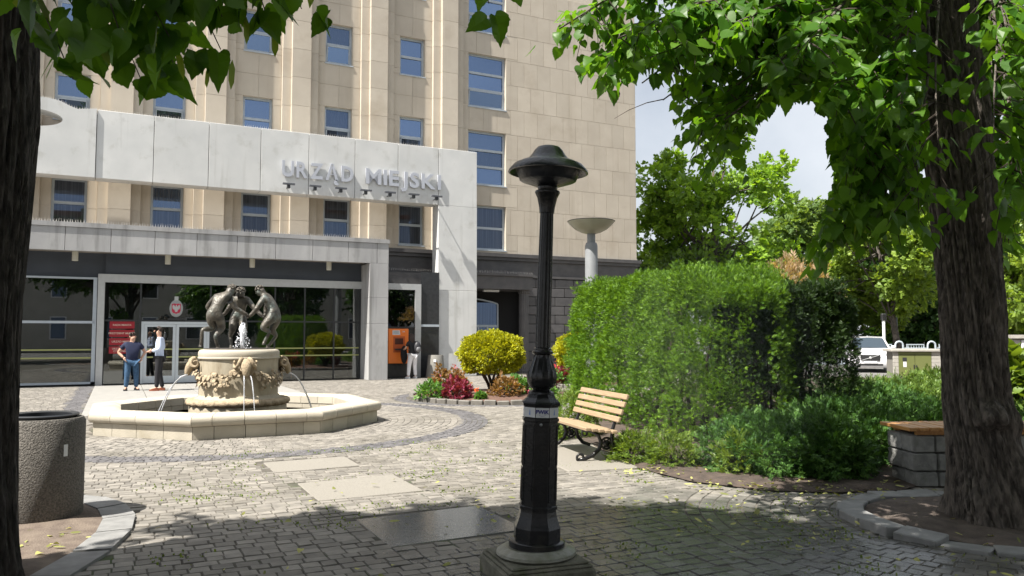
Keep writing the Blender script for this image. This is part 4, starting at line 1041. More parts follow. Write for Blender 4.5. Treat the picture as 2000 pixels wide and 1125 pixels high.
wp = person(wl, TH + R(90) + R(12), {'hips': (0, 0, .93, (.135, .105)), 'waist': (0, .01, 1.05, (.105, .085)), 'chest': (0, .05, 1.25, (.13, .095)), 'neck': (0, .10, 1.41, .045), 'head0': (0, .12, 1.46, .062), 'head1': (0, .14, 1.555, .082),
        'shL': (.155, .06, 1.33, .048), 'elL': (.26, .12, 1.10, .037), 'wrL': (.20, .36, 1.06, .028), 'shR': (-.155, .06, 1.33, .048), 'elR': (-.20, .14, 1.08, .037), 'wrR': (-.10, .34, 1.08, .028),
        'hipL': (.085, 0, .86, .10), 'knL': (.14, .03, .48, .068), 'anL': (.20, -.02, .085, .05), 'toeL': (.22, .14, .04, .03), 'hipR': (-.085, 0, .86, .10), 'knR': (-.09, .02, .48, .068), 'anR': (-.11, -.02, .085, .05), 'toeR': (-.12, .14, .04, .03)},
       'person in black top and white trousers standing at the orange cash machine', mat('black_top', (.015, .015, .018), .85), mat('white_trousers', (.75, .74, .76), .85, var=.08), PAINTW, mat('long_brown_hair', (.035, .018, .012), .5), (0, 1, -.2), 'short', long=True, hem=(0, .0, .90, (.14, .11)))
bpk = empty('backpack', wl + IV * -.10 + DV * .12 + Vector((0, 0, .95)), TH + R(12), 'grey and black backpack worn at the cash machine', 'backpack')
MB().ball((0, -.05, .2), (.14, .10, .22), 16, 12).build('bag', mat('backpack_black', (.03, .03, .035), .5), bpk, 'all')
MB().ball((0, -.12, .13), (.10, .06, .11), 12, 8).build('pocket', mat('backpack_grey', (.16, .16, .17), .4), bpk, 'all')
MB().tube([(-.03, -.02, .41), (0, -.02, .45), (.03, -.02, .41)], .012, 6).build('handle', BLACK, bpk)
jk = MB().ball((0, 0, 0), (.13, .12, .34), 16, 14)
jk.v = [(x * (1 + .25 * noise.noise((x * 9, y * 9, z * 4))), y * (1 + .25 * noise.noise((x * 9 + 4, y * 9, z * 4))), z) for x, y, z in jk.v]
tag(jk.build('folded_jacket', mat('black_cloth', (.012, .012, .014), .9), None, 'all', loc=wl + IV * .30 + DV * -.24 + Vector((0, 0, .88))), 'black jacket hanging over the forearm at the cash machine', 'jacket')
# ---------------------------------------------------------------- black lamp post in front
IRON = mat('wet_black_iron', (.012, .012, .013), .22, col2=(.02, .02, .022), scale=12, bump=.12, bscale=60, spec=.4, stain=((.05, .045, .038), 4, .56, .8))
HOODM = mat('wet_lamp_hood', (.035, .038, .045), .28, col2=(.02, .021, .025), scale=9, bump=.25, bscale=30)
OLDST = mat('mossy_plinth_stone', (.20, .19, .15), .85, col2=(.085, .085, .06), scale=9, bump=.5, bscale=60, stain=((.07, .09, .025), 5, .52, .7))
LP = Vector((.160, 5.33, 0)); TILT = Matrix.Translation((0, 0, .1)) @ Matrix.Rotation(R(1.9), 4, 'Y') @ Matrix.Translation((0, 0, -.1))
lamp = empty('lamp_post', LP, 0, 'black cast iron lamp post with wide hood on a square stone plinth', 'lamp post')
def lb(name, prof, n, m, a0=0.0, fl=0.0, sm=True): return MB().lathe(prof, n, a0=a0, flute=fl).xf(TILT).build(name, m, lamp, sm)
pl_ = MB().bbox(-.30, .30, -.30, .30, -.03, .112, .015).bbox(-.285, .285, -.285, .285, .111, .132, .008).bbox(-.265, .265, -.265, .265, .131, .15, .008)
pl_.xf(Matrix.Rotation(R(20), 4, 'Z')).build('plinth', OLDST, lamp)
MB().lathe([(.245, .148), (.266, .165), (.262, .182), (.235, .198), (.21, .204), (.205, .21), (0, .21)], 40).build('base_ring', mat('wet_base_stone', (.30, .30, .27), .35, col2=(.16, .16, .11), scale=8, bump=.3), lamp, True)
A8 = R(22.5 + 4)
lb('flange', [(.186, .208), (.186, .244), (.178, .25), (0, .25)], 32, IRON)
lb('pedestal', [(.160, .248), (.160, .335), (.156, .345), (.146, .37), (.133, .41), (.127, .44), (.126, .455), (.134, .458), (.134, .475), (.126, .48), (.121, 1.03), (.129, 1.034), (.129, 1.05), (.120, 1.055), (.120, 1.128), (.131, 1.132), (.134, 1.15), (.128, 1.16), (.10, 1.185), (.088, 1.215), (.0, 1.215)], 8, IRON, A8, sm=False)
# raised panel frames and the white label band
for k in range(8):
    a = A8 + R(22.5) + k * R(45); F4 = TILT @ Matrix.Rotation(a, 4, 'Z')
    b = MB()
    for z0, z1 in ((.51, .72), (.74, 1.01)):
        for (y0, y1, q0, q1) in ((-.038, -.032, z0, z1), (.032, .038, z0, z1), (-.032, .032, z0, z0 + .006), (-.032, .032, z1 - .006, z1)):
            rz = lambda z: (.126 - .005 * (z - .48) / .55) * math.cos(R(22.5))
            b.add([(rz(q) - .003 if i < 1 else rz(q) + .004, y, q) for i in (0, 1) for q in (q0, q1) for y in (y0, y1)], [(4, 5, 7, 6), (0, 4, 6, 2), (1, 3, 7, 5), (0, 1, 5, 4), (2, 6, 7, 3)])
    b.xf(F4).build('panel_moulding', IRON, lamp)
    r0 = .120 * math.cos(R(22.5))
    pb = MB().box(r0 + .0005, r0 + .003, -.044, .044, 1.060, 1.124).xf(F4).build('label_plate', PAINTW, lamp)
    ang = (math.degrees(a) + 360) % 360
    if abs(ang - 270) < 30:
        me = text_mesh('PWiK', .036, .0006, .0012, mat('label_blue', (.03, .03, .22), .4)); ob = mesh_obj('lettering', me, None, pb)
        ob.matrix_local = F4 @ Matrix.Translation((r0 + .0045, -.003, 1.096)) @ Matrix.Rotation(R(90), 4, 'Z') @ Matrix.Rotation(R(90), 4, 'X')
        s_ = MB().tube([(-.022, 1.076, 0), (-.01, 1.071, 0), (.008, 1.072, 0), (.02, 1.076, 0)], .0012, 4); s_.v = [(0, x, y) for x, y, z in s_.v]
        s_.xf(F4 @ Matrix.Translation((r0 + .0045, 0, 0))).build('underline', MATS['label_blue'], pb)
    elif 200 < ang < 340:
        s_ = MB().add([(r0 + .0045, -.006, 1.075), (r0 + .0045, .006, 1.075), (r0 + .0045, .003, 1.107), (r0 + .0045, -.001, 1.112)], [(0, 1, 2, 3)]); s_.xf(F4).build('blue_mark', mat('label_pale_blue', (.15, .28, .62), .4), pb)
bz = MB().lathe([(.0, 0), (.008, 0), (.010, .004), (.004, .008)], 10).xf(TILT @ Matrix.Translation((-.0, -.116, 1.015)) @ Matrix.Rotation(R(90), 4, 'X')).build('lock_button', mat('bolt_metal', (.3, .3, .3), .35, metal=.8), lamp)
lb('vase_foot', [(.090, 1.21), (.088, 1.222), (.06, 1.235), (.055, 1.245)], 24, IRON)
lb('vase', [(.055, 1.24), (.080, 1.255), (.098, 1.285), (.103, 1.32), (.097, 1.36), (.082, 1.40), (.066, 1.44), (.056, 1.47), (.058, 1.475)], 32, IRON, fl=.06)
lb('collar', [(.056, 1.47), (.070, 1.478), (.072, 1.492), (.062, 1.50), (.062, 1.512), (.052, 1.52)], 24, IRON)
lb('shaft', [(.052, 1.51), (.050, 1.95), (.0455, 2.44)], 32, IRON, fl=.08)
lb('capital', [(.046, 2.43), (.051, 2.432), (.052, 2.45), (.055, 2.475), (.068, 2.535), (.080, 2.56), (.086, 2.572), (.083, 2.583), (.063, 2.59), (.068, 2.605), (.066, 2.615)], 24, IRON)
lb('bowl', [(.066, 2.61), (.11, 2.625), (.180, 2.648), (.193, 2.655), (.205, 2.685), (.222, 2.73), (.228, 2.75)], 40, HOODM)
lb('brim', [(.222, 2.748), (.262, 2.705), (.274, 2.708), (.270, 2.722), (.235, 2.762), (.185, 2.785), (.162, 2.79)], 40, HOODM)
lb('hood', [(.163, 2.789), (.142, 2.803), (.116, 2.832), (.098, 2.862), (.078, 2.884), (.048, 2.894), (0, 2.897)], 40, HOODM)

# ---------------------------------------------------------------- bowl lamps
PGRY = mat('pole_grey', (.22, .23, .24), .5, var=.1); OPAL = mat('opal_bowl', (.50, .49, .38), .35, var=.15, scale=3)
OPAL.node_tree.nodes['Principled BSDF'].inputs['Transmission Weight'].default_value = .25
def bowl_lamp(x, y, label):
    r = empty('bowl_lamp', (x, y, 0), 0, label, 'street lamp', 'bowl lamps')
    MB().lathe([(.155, 0), (.155, 3.78), (.13, 3.86), (.0, 3.86)], 28).build('pole', PGRY, r, True)
    MB().lathe([(.10, 3.85), (.10, 4.07), (.12, 4.09)], 20).build('neck', PGRY, r, True)
    MB().lathe([(.115, 4.08), (.25, 4.12), (.40, 4.20), (.52, 4.31), (.575, 4.385), (.56, 4.39), (.50, 4.33), (.38, 4.24), (0, 4.15)], 40).build('bowl', OPAL, r, True)
    MB().lathe([(.58, 4.382), (.585, 4.392), (.57, 4.40), (.555, 4.392)], 40).build('rim', DKFR, r, True)
bowl_lamp(1.94, 19.2, 'tall grey bowl lamp standing behind the yew hedge')
bowl_lamp(10.45, 34.4, 'distant bowl lamp showing just above the dark hedge')

# ---------------------------------------------------------------- park bench
WOOD = mat('bench_slat_wood', (.36, .265, .165), .55, col2=(.27, .19, .115), scale=4, stretch=(1.2, 14, 14), bump=.15, bscale=6)
bn = empty('park_bench', BENCH, R(107), 'wooden slat bench with black cast iron scroll legs by the yew hedge', 'bench')
for i, y in enumerate((.20, .11, .02, -.07, -.16)):
    MB().bbox(-.78, .78, y - .038, y + .038, .405 - .012 * i, .445 - .012 * i, .007).build('seat_slat', WOOD, bn)
for i in range(4):
    t = i / 3; cy, cz = -.225 - .115 * t, .53 + .28 * t
    MB().bbox(-.78, .78, -.018, .018, -.036, .036, .007).xf(Matrix.Translation((0, cy, cz)) @ Matrix.Rotation(R(20), 4, 'X')).build('back_slat', WOOD, bn)
for sx in (-.62, .62):
    f = MB()
    f.tube([(sx, .22, .40), (sx, .10, .385), (sx, .0, .33), (sx, -.035, .24), (sx, -.01, .15), (sx, .08, .075), (sx, .20, .035), (sx, .27, .03)], [.024, .022, .024, .026, .026, .026, .026, .022], 8)
    f.tube([(sx, .25 + .045 * math.cos(a), .055 + .045 * math.sin(a)) for a in [2 * math.pi * i / 12 for i in range(12)]], .018, 6, True)
    f.tube([(sx, .19 + .035 * math.cos(a), .36 + .035 * math.sin(a)) for a in [2 * math.pi * i / 12 for i in range(12)]], .014, 6, True)
    f.build('front_leg', IRON, bn, 'all')
    f = MB().tube([(sx, -.36, .84), (sx, -.30, .66), (sx, -.235, .50), (sx, -.20, .40), (sx, -.185, .28), (sx, -.21, .16), (sx, -.29, .07), (sx, -.40, .03)], [.014, .018, .02, .024, .026, .026, .026, .022], 8)
    f.tube([(sx, -.20, .385), (sx, .0, .395), (sx, .22, .40)], .016, 6); f.build('back_leg', IRON, bn, 'all')
    f = MB().tube([(sx, -.11 + .072 * math.cos(a), .22 + .072 * math.sin(a)) for a in [2 * math.pi * i / 16 for i in range(16)]], .014, 6, True)
    f.lathe([(.0, -.006), (.045, -.006), (.045, .006), (0, .006)], 14); 
    q = len(f.v) - 14 * 4
    f.v[q:] = [(sx + z, -.11 + x, .22 + y) for x, y, z in f.v[q:]]
    for a in range(6): f.ball((sx, -.11 + .052 * math.cos(a * 1.047), .22 + .052 * math.sin(a * 1.047)), .012, 6, 4)
    f.build('ring_ornament', IRON, bn, 'all')

# ---------------------------------------------------------------- stone seat beside the right tree
BLK = mat('rough_grey_stone', (.27, .27, .255), .85, col2=(.17, .17, .165), scale=10, bump=.8, bscale=22, attr=.15, stain=((.12, .13, .08), 3, .55, .75))
OAK = mat('orange_plank_wood', (.52, .27, .09), .45, col2=(.38, .18, .06), scale=3, stretch=(14, 1.2, 14), bump=.15, bscale=6)
st = empty('stone_seat', (4.24, 8.42, 0), R(2), 'low wall of rough grey stones topped with orange wooden planks behind the tree', 'seat')
def rough_block(x0, x1, y0, y1, z0, z1):
    bm = bmesh.new(); bmesh.ops.create_cube(bm, size=1)
    bmesh.ops.subdivide_edges(bm, edges=bm.edges[:], cuts=2, use_grid_fill=True)
    bmesh.ops.bevel(bm, geom=[e for e in bm.edges if len(e.link_faces) == 2 and e.calc_face_angle() > .5], offset=.06, segments=1, affect='EDGES')
    sd = random.random() * 50
    for v in bm.verts:
        k = 1 + .10 * noise.noise((v.co.x * 2 + sd, v.co.y * 2, v.co.z * 2))
        v.co = ((x0 + x1) / 2 + v.co.x * k * (x1 - x0) * .985, (y0 + y1) / 2 + v.co.y * k * (y1 - y0) * .985, (z0 + z1) / 2 + v.co.z * (z1 - z0) * .96)
    return shade_attr(MB().frombm(bm).build('stone_block', BLK, st, True), random.random())
z = 0.0
for c, h in enumerate((.16, .19, .18)):
    x = 0.02 * (2 - c)
    # short corner stones show their side to the square
    x = .04 if c == 0 else 0
    k = 0
    while x < 2.7:
        w = (.22, .34, .26, .38, .24)[(k + c * 2) % 5]; 
        if k == 0:
            rough_block(x, x + w, 0, .26, z, z + h); rough_block(x, x + w, .265, .55, z, z + h)
        else: rough_block(x, x + w, 0.0, .55, z, z + h)
        x += w + .006; k += 1
    z += h + .004
MB().box(.07, 2.7, .05, .50, 0, z).build('mortar_core', mat('dark_mortar', (.10, .10, .09), .95, bump=.5), st)
MB().bbox(.06, 2.72, .03, .08, z, z + .045, .004).bbox(.06, 2.72, .46, .51, z, z + .045, .004).build('rail', OAK, st)
for i in range(25):
    MB().bbox(-.05 + i * .112, -.05 + i * .112 + .097, -.035, .60, z + .046, z + .086 + random.uniform(-.002, .002), .006).build('plank', OAK, st)

# ---------------------------------------------------------------- litter bin on the left
AGG = mat('brown_exposed_aggregate', (.20, .185, .165), .9, col2=(.07, .065, .058), scale=75, bump=1.0, bscale=80)
can = MB().lathe([(.33, 0), (.345, .03), (.345, .83), (.325, .865), (.27, .865), (.27, .5), (0, .5)], 48).build('litter_bin', AGG, None, True, loc=(-4.14, 7.0, .014))
tag(can, 'round exposed aggregate litter bin behind the left tree trunk', 'litter bin')
MB().lathe([(.25, .80), (.25, .875), (.29, .88), (.295, .89), (.28, .90), (.235, .89), (.235, .6)], 40).build('liner_rim', mat('black_rim', (.02, .022, .026), .35), can, True)
MB().add([(.344 * math.cos(a), .344 * math.sin(a), z) for a, z in ((R(-30), .55), (R(-24), .55), (R(-24), .65), (R(-30), .65))], [(0, 1, 2, 3)]).xf(Matrix.Diagonal((1.006, 1.006, 1, 1))).build('sticker', PAINTW, can)

# ---------------------------------------------------------------- white car
CARW = mat('white_car_paint', (.78, .78, .80), .25, coat=.6); CGL = mat('car_glass', (.03, .045, .06), .05, spec=.9); BLKP = mat('black_plastic', (.015, .015, .016), .45)
car = empty('parked_car', (16.75, 37.2, -.02), R(-112), 'white car parked beyond the dark hedge in front of the fence', 'car')
secs = [(2.28, .62, .78, .30, .62, .62), (2.18, .84, .90, .20, .78, .80), (1.9, .90, .92, .18, .92, .94), (1.35, .92, .93, .18, 1.0, 1.02), (1.0, .93, .93, .18, 1.03, 1.06), (-.2, .93, .93, .18, 1.02, 1.05), (-1.6, .93, .92, .18, 1.03, 1.06), (-2.1, .88, .88, .22, 1.0, 1.05), (-2.25, .78, .80, .36, .9, .95)]
V = []; F = []
for (x, wb, wm_, zb, zm, zt) in secs: V += [(x, -wb, zb), (x, -wm_, (zb + zm) / 2), (x, -wm_ * .98, zm), (x, -wm_ * .72, zt), (x, wm_ * .72, zt), (x, wm_ * .98, zm), (x, wm_, (zb + zm) / 2), (x, wb, zb)]
for i in range(len(secs) - 1):
    for j in range(8): F.append((i * 8 + j, i * 8 + 8 + j, i * 8 + 8 + (j + 1) % 8, i * 8 + (j + 1) % 8))
F += [tuple(range(8)), tuple(range((len(secs) - 1) * 8, len(secs) * 8))[::-1]]
bm = bmesh.new(); vv = [bm.verts.new(p) for p in V]
for f in F: bm.faces.new([vv[i] for i in f])
bmesh.ops.recalc_face_normals(bm, faces=bm.faces[:])
MB().frombm(bm).build('body', CARW, car, True)
cab = [(1.05, .70, 1.03, .86), (.30, .62, 1.50, .66), (-.3, .62, 1.56, .66), (-1.5, .60, 1.50, .64), (-2.1, .70, 1.05, .84)]
rv = MB().add([(.36, -.62, 1.49), (-.3, -.64, 1.555), (-1.5, -.62, 1.50), (-1.62, -.60, 1.46), (-1.62, .60, 1.46), (-1.5, .62, 1.50), (-.3, .64, 1.555), (.36, .62, 1.49), (-.3, 0, 1.58), (-1.5, 0, 1.52), (.36, 0, 1.52), (-1.62, 0, 1.48)],
              [(0, 10, 8, 1), (10, 7, 6, 8), (1, 8, 9, 2), (8, 6, 5, 9), (2, 9, 11, 3), (9, 5, 4, 11)]); rv.build('roof', CARW, car, True)
MB().add([(1.08, -.76, 1.04), (1.08, .76, 1.04), (.36, .62, 1.49), (.36, -.62, 1.49), (1.18, 0, 1.06), (.40, 0, 1.52)], [(0, 4, 5, 3), (4, 1, 2, 5)]).build('windscreen', CGL, car, True)
MB().add([(-2.15, -.74, 1.04), (-2.15, .74, 1.04), (-1.62, .60, 1.46), (-1.62, -.60, 1.46)], [(3, 2, 1, 0)]).build('rear_window', CGL, car)
for s in (-1, 1):
    MB().add([(1.02, .88 * s, 1.03), (.30, .665 * s, 1.47), (-.45, .68 * s, 1.535), (-.45, .90 * s, 1.03)], [(0, 1, 2, 3)]).build('side_window', CGL, car)
    MB().add([(-.52, .90 * s, 1.03), (-.52, .68 * s, 1.535), (-1.5, .64 * s, 1.49), (-2.0, .86 * s, 1.04)], [(0, 1, 2, 3)]).build('side_window', CGL, car)
    MB().tube([(1.06, .84 * s, 1.03), (.34, .645 * s, 1.49), (-.4, .665 * s, 1.555), (-1.5, .63 * s, 1.50), (-2.1, .82 * s, 1.04)], .035, 6).build('pillar', CARW, car, True)
    MB().ball((.85, 1.02 * s, 1.08), (.07, .12, .08), 10, 8).build('mirror', CARW, car, 'all')
    MB().add([(2.22, .52 * s, .70), (2.18, .80 * s, .72), (1.95, .90 * s, .80), (2.1, .80 * s, .84), (2.2, .55 * s, .80)], [(0, 1, 2, 3, 4)]).xf(Matrix.Translation((.025, .006 * s, .005))).build('headlight', mat('headlight_glass', (.5, .52, .55), .1, spec=.9), car)
    MB().lathe([(0, -.01), (.06, -.01), (.06, .01), (0, .01)], 14).xf(Matrix.Translation((2.235, .66 * s, .42)) @ Matrix.Rotation(R(90), 4, 'Y')).build('fog_lamp', BLKP, car)
    for x in (1.42, -1.38):
        w_ = MB().lathe([(.20, -.11), (.33, -.11), (.345, -.06), (.345, .06), (.33, .11), (.20, .11)], 28).xf(Matrix.Translation((x, .86 * s, .345)) @ Matrix.Rotation(R(90), 4, 'X')).build('wheel', BLKP, car, True)
        MB().lathe([(0, -.09), (.20, -.10), (.215, -.105), (.215, .105), (0, .09)], 10).xf(Matrix.Translation((x, .86 * s, .345)) @ Matrix.Rotation(R(90), 4, 'X')).build('rim', ALU, w_)
g = MB().add([(2.29, -.42, .76), (2.29, .42, .76), (2.31, .38, .50), (2.31, -.38, .50)], [(0, 3, 2, 1)]).box(2.20, 2.295, -.5, .5, .28, .36).build('grille', BLKP, car)
MB().tube([(2.315, -.34, .52), (2.305, .34, .74)], .012, 5).ball((2.312, 0, .63), (.01, .055, .055), 10, 8).build('grille_bar', ALU, g)
MB().box(2.29, 2.315, -.26, .26, .385, .475).build('licence_plate', PAINTW, car)

# ---------------------------------------------------------------- fence, cabinet, shed, poles, brick house
FBL = mat('pale_blue_fence_paint', (.46, .53, .58), .45, var=.08)
fe = empty('metal_fence', (10.0, 41, 0), 0, 'pale blue metal railing with looped posts beyond the car', 'fence')
for i in range(10):
    x = i * 1.68
    pts = [(x - .2, 0, 0), (x - .2, 0, 1.06)] + [(x - .2 * math.cos(a), 0, 1.08 + .2 * math.sin(a)) for a in [math.pi * q / 8 for q in range(1, 8)]] + [(x + .2, 0, 1.06), (x + .2, 0, 0)]
    MB().tube(pts, .05, 8).build('loop_post', FBL, fe, 'all')
    if i < 9:
        x0, x1 = x + .26, x + 1.42
        MB().box(x0, x1, -.025, .025, .10, .16).box(x0, x1, -.025, .025, .92, .97).box(x0 + .12, x1 - .12, -.025, .025, 1.10, 1.15).box(x0 + .12, x0 + .17, -.02, .02, .97, 1.10).box(x1 - .17, x1 - .12, -.02, .02, .97, 1.10).build('rail', FBL, fe)
        for k in range(8): MB().box(x0 + .08 + k * .135, x0 + .105 + k * .135, -.012, .012, .16, 1.10 if 0 < k < 7 else .92).build('bar', FBL, fe)
cb_ = empty('utility_cabinet', (15.25, 30, 0), R(-8), 'low stone utility cabinet with olive green doors beside the fence', 'cabinet')
PST = mat('pale_brick', (.42, .40, .36), .9, var=.2, scale=6, bump=.3); OLV = mat('olive_paint', (.15, .17, .055), .5, var=.08)
MB().box(-.70, .90, .05, .95, 0, .98).build('core', mat('cabinet_core', (.2, .19, .17), .9), cb_)
for zi in range(7):
    for x0, x1 in ((-.76, -.56), (.62, .94)): MB().bbox(x0, x1, -.0, .06, zi * .14 + .004, zi * .14 + .134, .006).build('brick', PST, cb_)
    for y0 in (.06, .36, .66): MB().bbox(.90, .95, y0 + .004, y0 + .296, zi * .14 + .004, zi * .14 + .134, .006).build('brick', PST, cb_)
MB().bbox(-.84, 1.02, -.08, 1.0, .985, 1.08, .01).build('roof_slab', PST, cb_); MB().box(-.56, .62, -.01, .04, .88, .98).build('lintel', OLV, cb_)
for x0, x1 in ((-.555, .02), (.035, .61)):
    d_ = MB().bbox(x0, x1, 0.0, .04, .06, .87, .006).build('door', OLV, cb_)
    MB().box(x0 + .02 if x0 > 0 else x1 - .05, x0 + .05 if x0 > 0 else x1 - .02, -.03, 0, .36, .48).build('handle', DKFR, d_)
MB().box(-.42, -.27, -.006, -.002, .62, .76).build('notice', DKFR, cb_); MB().box(-.40, -.28, -.006, -.002, .40, .60).build('notice', PAINTW, cb_)
sh_ = empty('white_shed', (17.0, 26.8, 0), R(-6), 'low white shed with steel door at the right edge beyond the lawn', 'shed')
MB().box(0, 4, .05, 3, 0, 1.5).build('wall', PST, sh_)
for zi in range(10): MB().bbox(-.02, .22, -.0, .06, zi * .145 + .004, zi * .145 + .139, .006).build('brick', PST, sh_)
MB().box(-.08, 4.1, -.08, 3.1, 1.5, 1.62).build('roof', PST, sh_); d_ = MB().bbox(.26, 1.2, -.01, .04, .02, 1.44, .01).build('door', PAINTW, sh_); MB().tube([(.36, -.03, .85), (.36, -.03, .98)], .015, 6).build('handle', STEEL, d_)
po = empty('signal_pole', (17.9, 38, 0), 0, 'thin white pole with dark head standing before the pale blue fence', 'pole'); MB().tube([(0, 0, 0), (0, 0, 2.35)], .07, 10).build('pole', PAINTW, po, True); MB().bbox(-.12, .12, -.1, .1, 2.3, 2.65, .04).build('head', BLKP, po)
po = empty('dark_pole', (21.4, 44, 0), 0, 'dark grey post rising behind the pale blue fence', 'pole'); MB().tube([(0, 0, 0), (0, 0, 4.6)], .09, 10).build('pole', mat('pole_dark', (.09, .11, .13), .5), po, True); MB().lathe([(.12, 4.6), (.10, 4.68), (0, 4.7)], 12).build('cap', DKFR, po)
br = empty('brick_house', (38.4, 60, 0), R(-4), 'red brick house at the right edge behind the white shed', 'building')
BRK = mat('red_brick', (.26, .085, .06), .9, col2=(.17, .055, .04), scale=5, bump=.3)
MB().box(0, 22, 0, 14, 0, 7.4).build('wall', BRK, br); MB().box(-.3, 22, -.3, -.01, 3.9, 4.3).build('string_course', mat('brick_band', (.18, .07, .055), .9), br)
MB().add([(-.6, -.6, 7.4), (22.6, -.6, 7.4), (22.6, 7, 10), (-.6, 7, 10), (-.6, 14.6, 7.4), (22.6, 14.6, 7.4)], [(0, 1, 2, 3), (3, 2, 5, 4), (0, 3, 4)]).build('roof', mat('red_tiles', (.36, .10, .05), .8, var=.3, scale=3), br)
for i in range(3):
    for z in (1.2, 5.0):
        w_ = MB().box(1.6 + i * 3, 2.9 + i * 3, -.06, .05, z, z + 2).build('window', PAINTW, br); MB().box(1.7 + i * 3, 2.8 + i * 3, -.08, -.061, z + .1, z + 1.9).build('pane', WPANE2, w_)
hp = empty('handrail', FP(17.0, .8, 0), TH, 'thin bent metal rail before the rusticated dark wall', 'rail'); MB().tube([(0, 0, 0), (0, 0, .72), (.06, 0, .80), (.5, 0, .80)], .025, 6).tube([(.5, 0, .8), (.9, 0, .8), (.9, 0, 0)], .025, 6).build('tube', ALU2, hp, 'all')
# ---------------------------------------------------------------- vegetation helpers
_side = [(.15, -.11), (.30, -.09), (.42, .0), (.50, .13), (.485, .17), (.52, .30), (.485, .33), (.47, .47), (.42, .50), (.37, .65), (.31, .68), (.22, .83), (.15, .86), (.06, 1.02)]
_lz = lambda x, y: .42 * x * x - .16 * y * y + .05 * math.sin(9 * y) * abs(x)
LEAF_V = np.array([(0, 0, 0), (0, .3, _lz(0, .3)), (0, .65, _lz(0, .65)), (0, 1.10, _lz(0, 1.1))] + [(x, y, _lz(x, y)) for x, y in _side] + [(-x * .97, y, _lz(x, y)) for x, y in _side])
_n = len(_side)
LEAF_F = [(0, 4, 5, 6, 7, 8, 1), (1, 8, 9, 10, 11, 12, 13, 2), (2, 13, 14, 15, 16, 17, 3)] + [tuple(i + _n if i > 3 else i for i in f)[::-1] for f in ((0, 4, 5, 6, 7, 8, 1), (1, 8, 9, 10, 11, 12, 13, 2), (2, 13, 14, 15, 16, 17, 3))]
BRACT_V = np.array([(0, 0, 0), (.13, .3, .03), (.12, .8, .05), (0, 1.1, 0), (-.12, .8, -.04), (-.13, .3, -.03)]); BRACT_F = [(0, 1, 2, 3), (0, 3, 4, 5)]
def spray_template(n=9, spread=.8, w=.10, seed=1):
    r = random.Random(seed); V = []; F = []
    for i in range(n):
        t = i / n; a = (1 if i % 2 else -1) * r.uniform(.3, spread); z0 = r.uniform(-.1, .1)
        b = Vector((0, .75 * t, 0)); d = Vector((math.sin(a), math.cos(a), r.uniform(-.15, .35))) * (.55 - .2 * t); s = Vector((d.y, -d.x, r.uniform(-.3, .3))).normalized() * w * .5
        k = len(V); V += [tuple(b), tuple(b + d * .5 + s), tuple(b + d), tuple(b + d * .5 - s)]; F.append((k, k + 1, k + 2, k + 3))
    return np.array(V), F
NEEDLE = [spray_template(9, .9, .12, s) for s in (1, 2, 3)]
TUFT = [spray_template(7, .7, .30, s) for s in (4, 5, 6)]
CHEST = [spray_template(7, 1.3, .34, s) for s in (7, 8, 9)]
def vadd(a, s): return a + rng.normal(0, s, a.shape)
def spray_groups(P, N_, size, T, updown=.3, jit=.5):
    """P positions, N_ outward normals; sprays point outwards with upward bias"""
    n = len(P); D = N_ + rng.normal(0, jit, (n, 3)); D[:, 2] += updown
    up = N_ * .6 + np.array([0, 0, .8]) + rng.normal(0, .4, (n, 3))
    M = basis(D, up) * (size * rng.uniform(.65, 1.3, n))[:, None, None]; ix = rng.integers(0, len(T), n); sh = rng.random(n); G = []
    for k, (tv, tf) in enumerate(T):
        q = ix == k
        if q.any(): G.append((tv, tf, M[q], P[q], sh[q]))
    return G
def ellipsoid_shell(n, c, r, lo=.75, bumps=.18, fr=1.6, zmin=None):
    """points near a lumpy ellipsoid surface with outward normals"""
    d = rng.normal(0, 1, (n, 3)); d /= np.linalg.norm(d, axis=1, keepdims=True)
    k = rng.uniform(lo, 1, n) ** .6
    b = np.array([1 + bumps * noise.noise((x * fr + c[0], y * fr + c[1], z * fr + c[2])) * 1.6 for x, y, z in d])
    P = np.array(c) + d * np.array(r) * (k * b)[:, None]; N_ = d / np.array(r); N_ /= np.linalg.norm(N_, axis=1, keepdims=True)
    if zmin is not None: q = P[:, 2] > zmin; P, N_ = P[q], N_[q]
    return P, N_
BARK = mat('linden_bark', (.155, .132, .112), .95, col2=(.035, .03, .026), scale=3, stretch=(9, 9, 2.6), bump=1.0, bscale=6, stain=((.14, .128, .112), 6, .60, .75))
TWIG = mat('twig_bark', (.06, .045, .035), .9, var=.3)
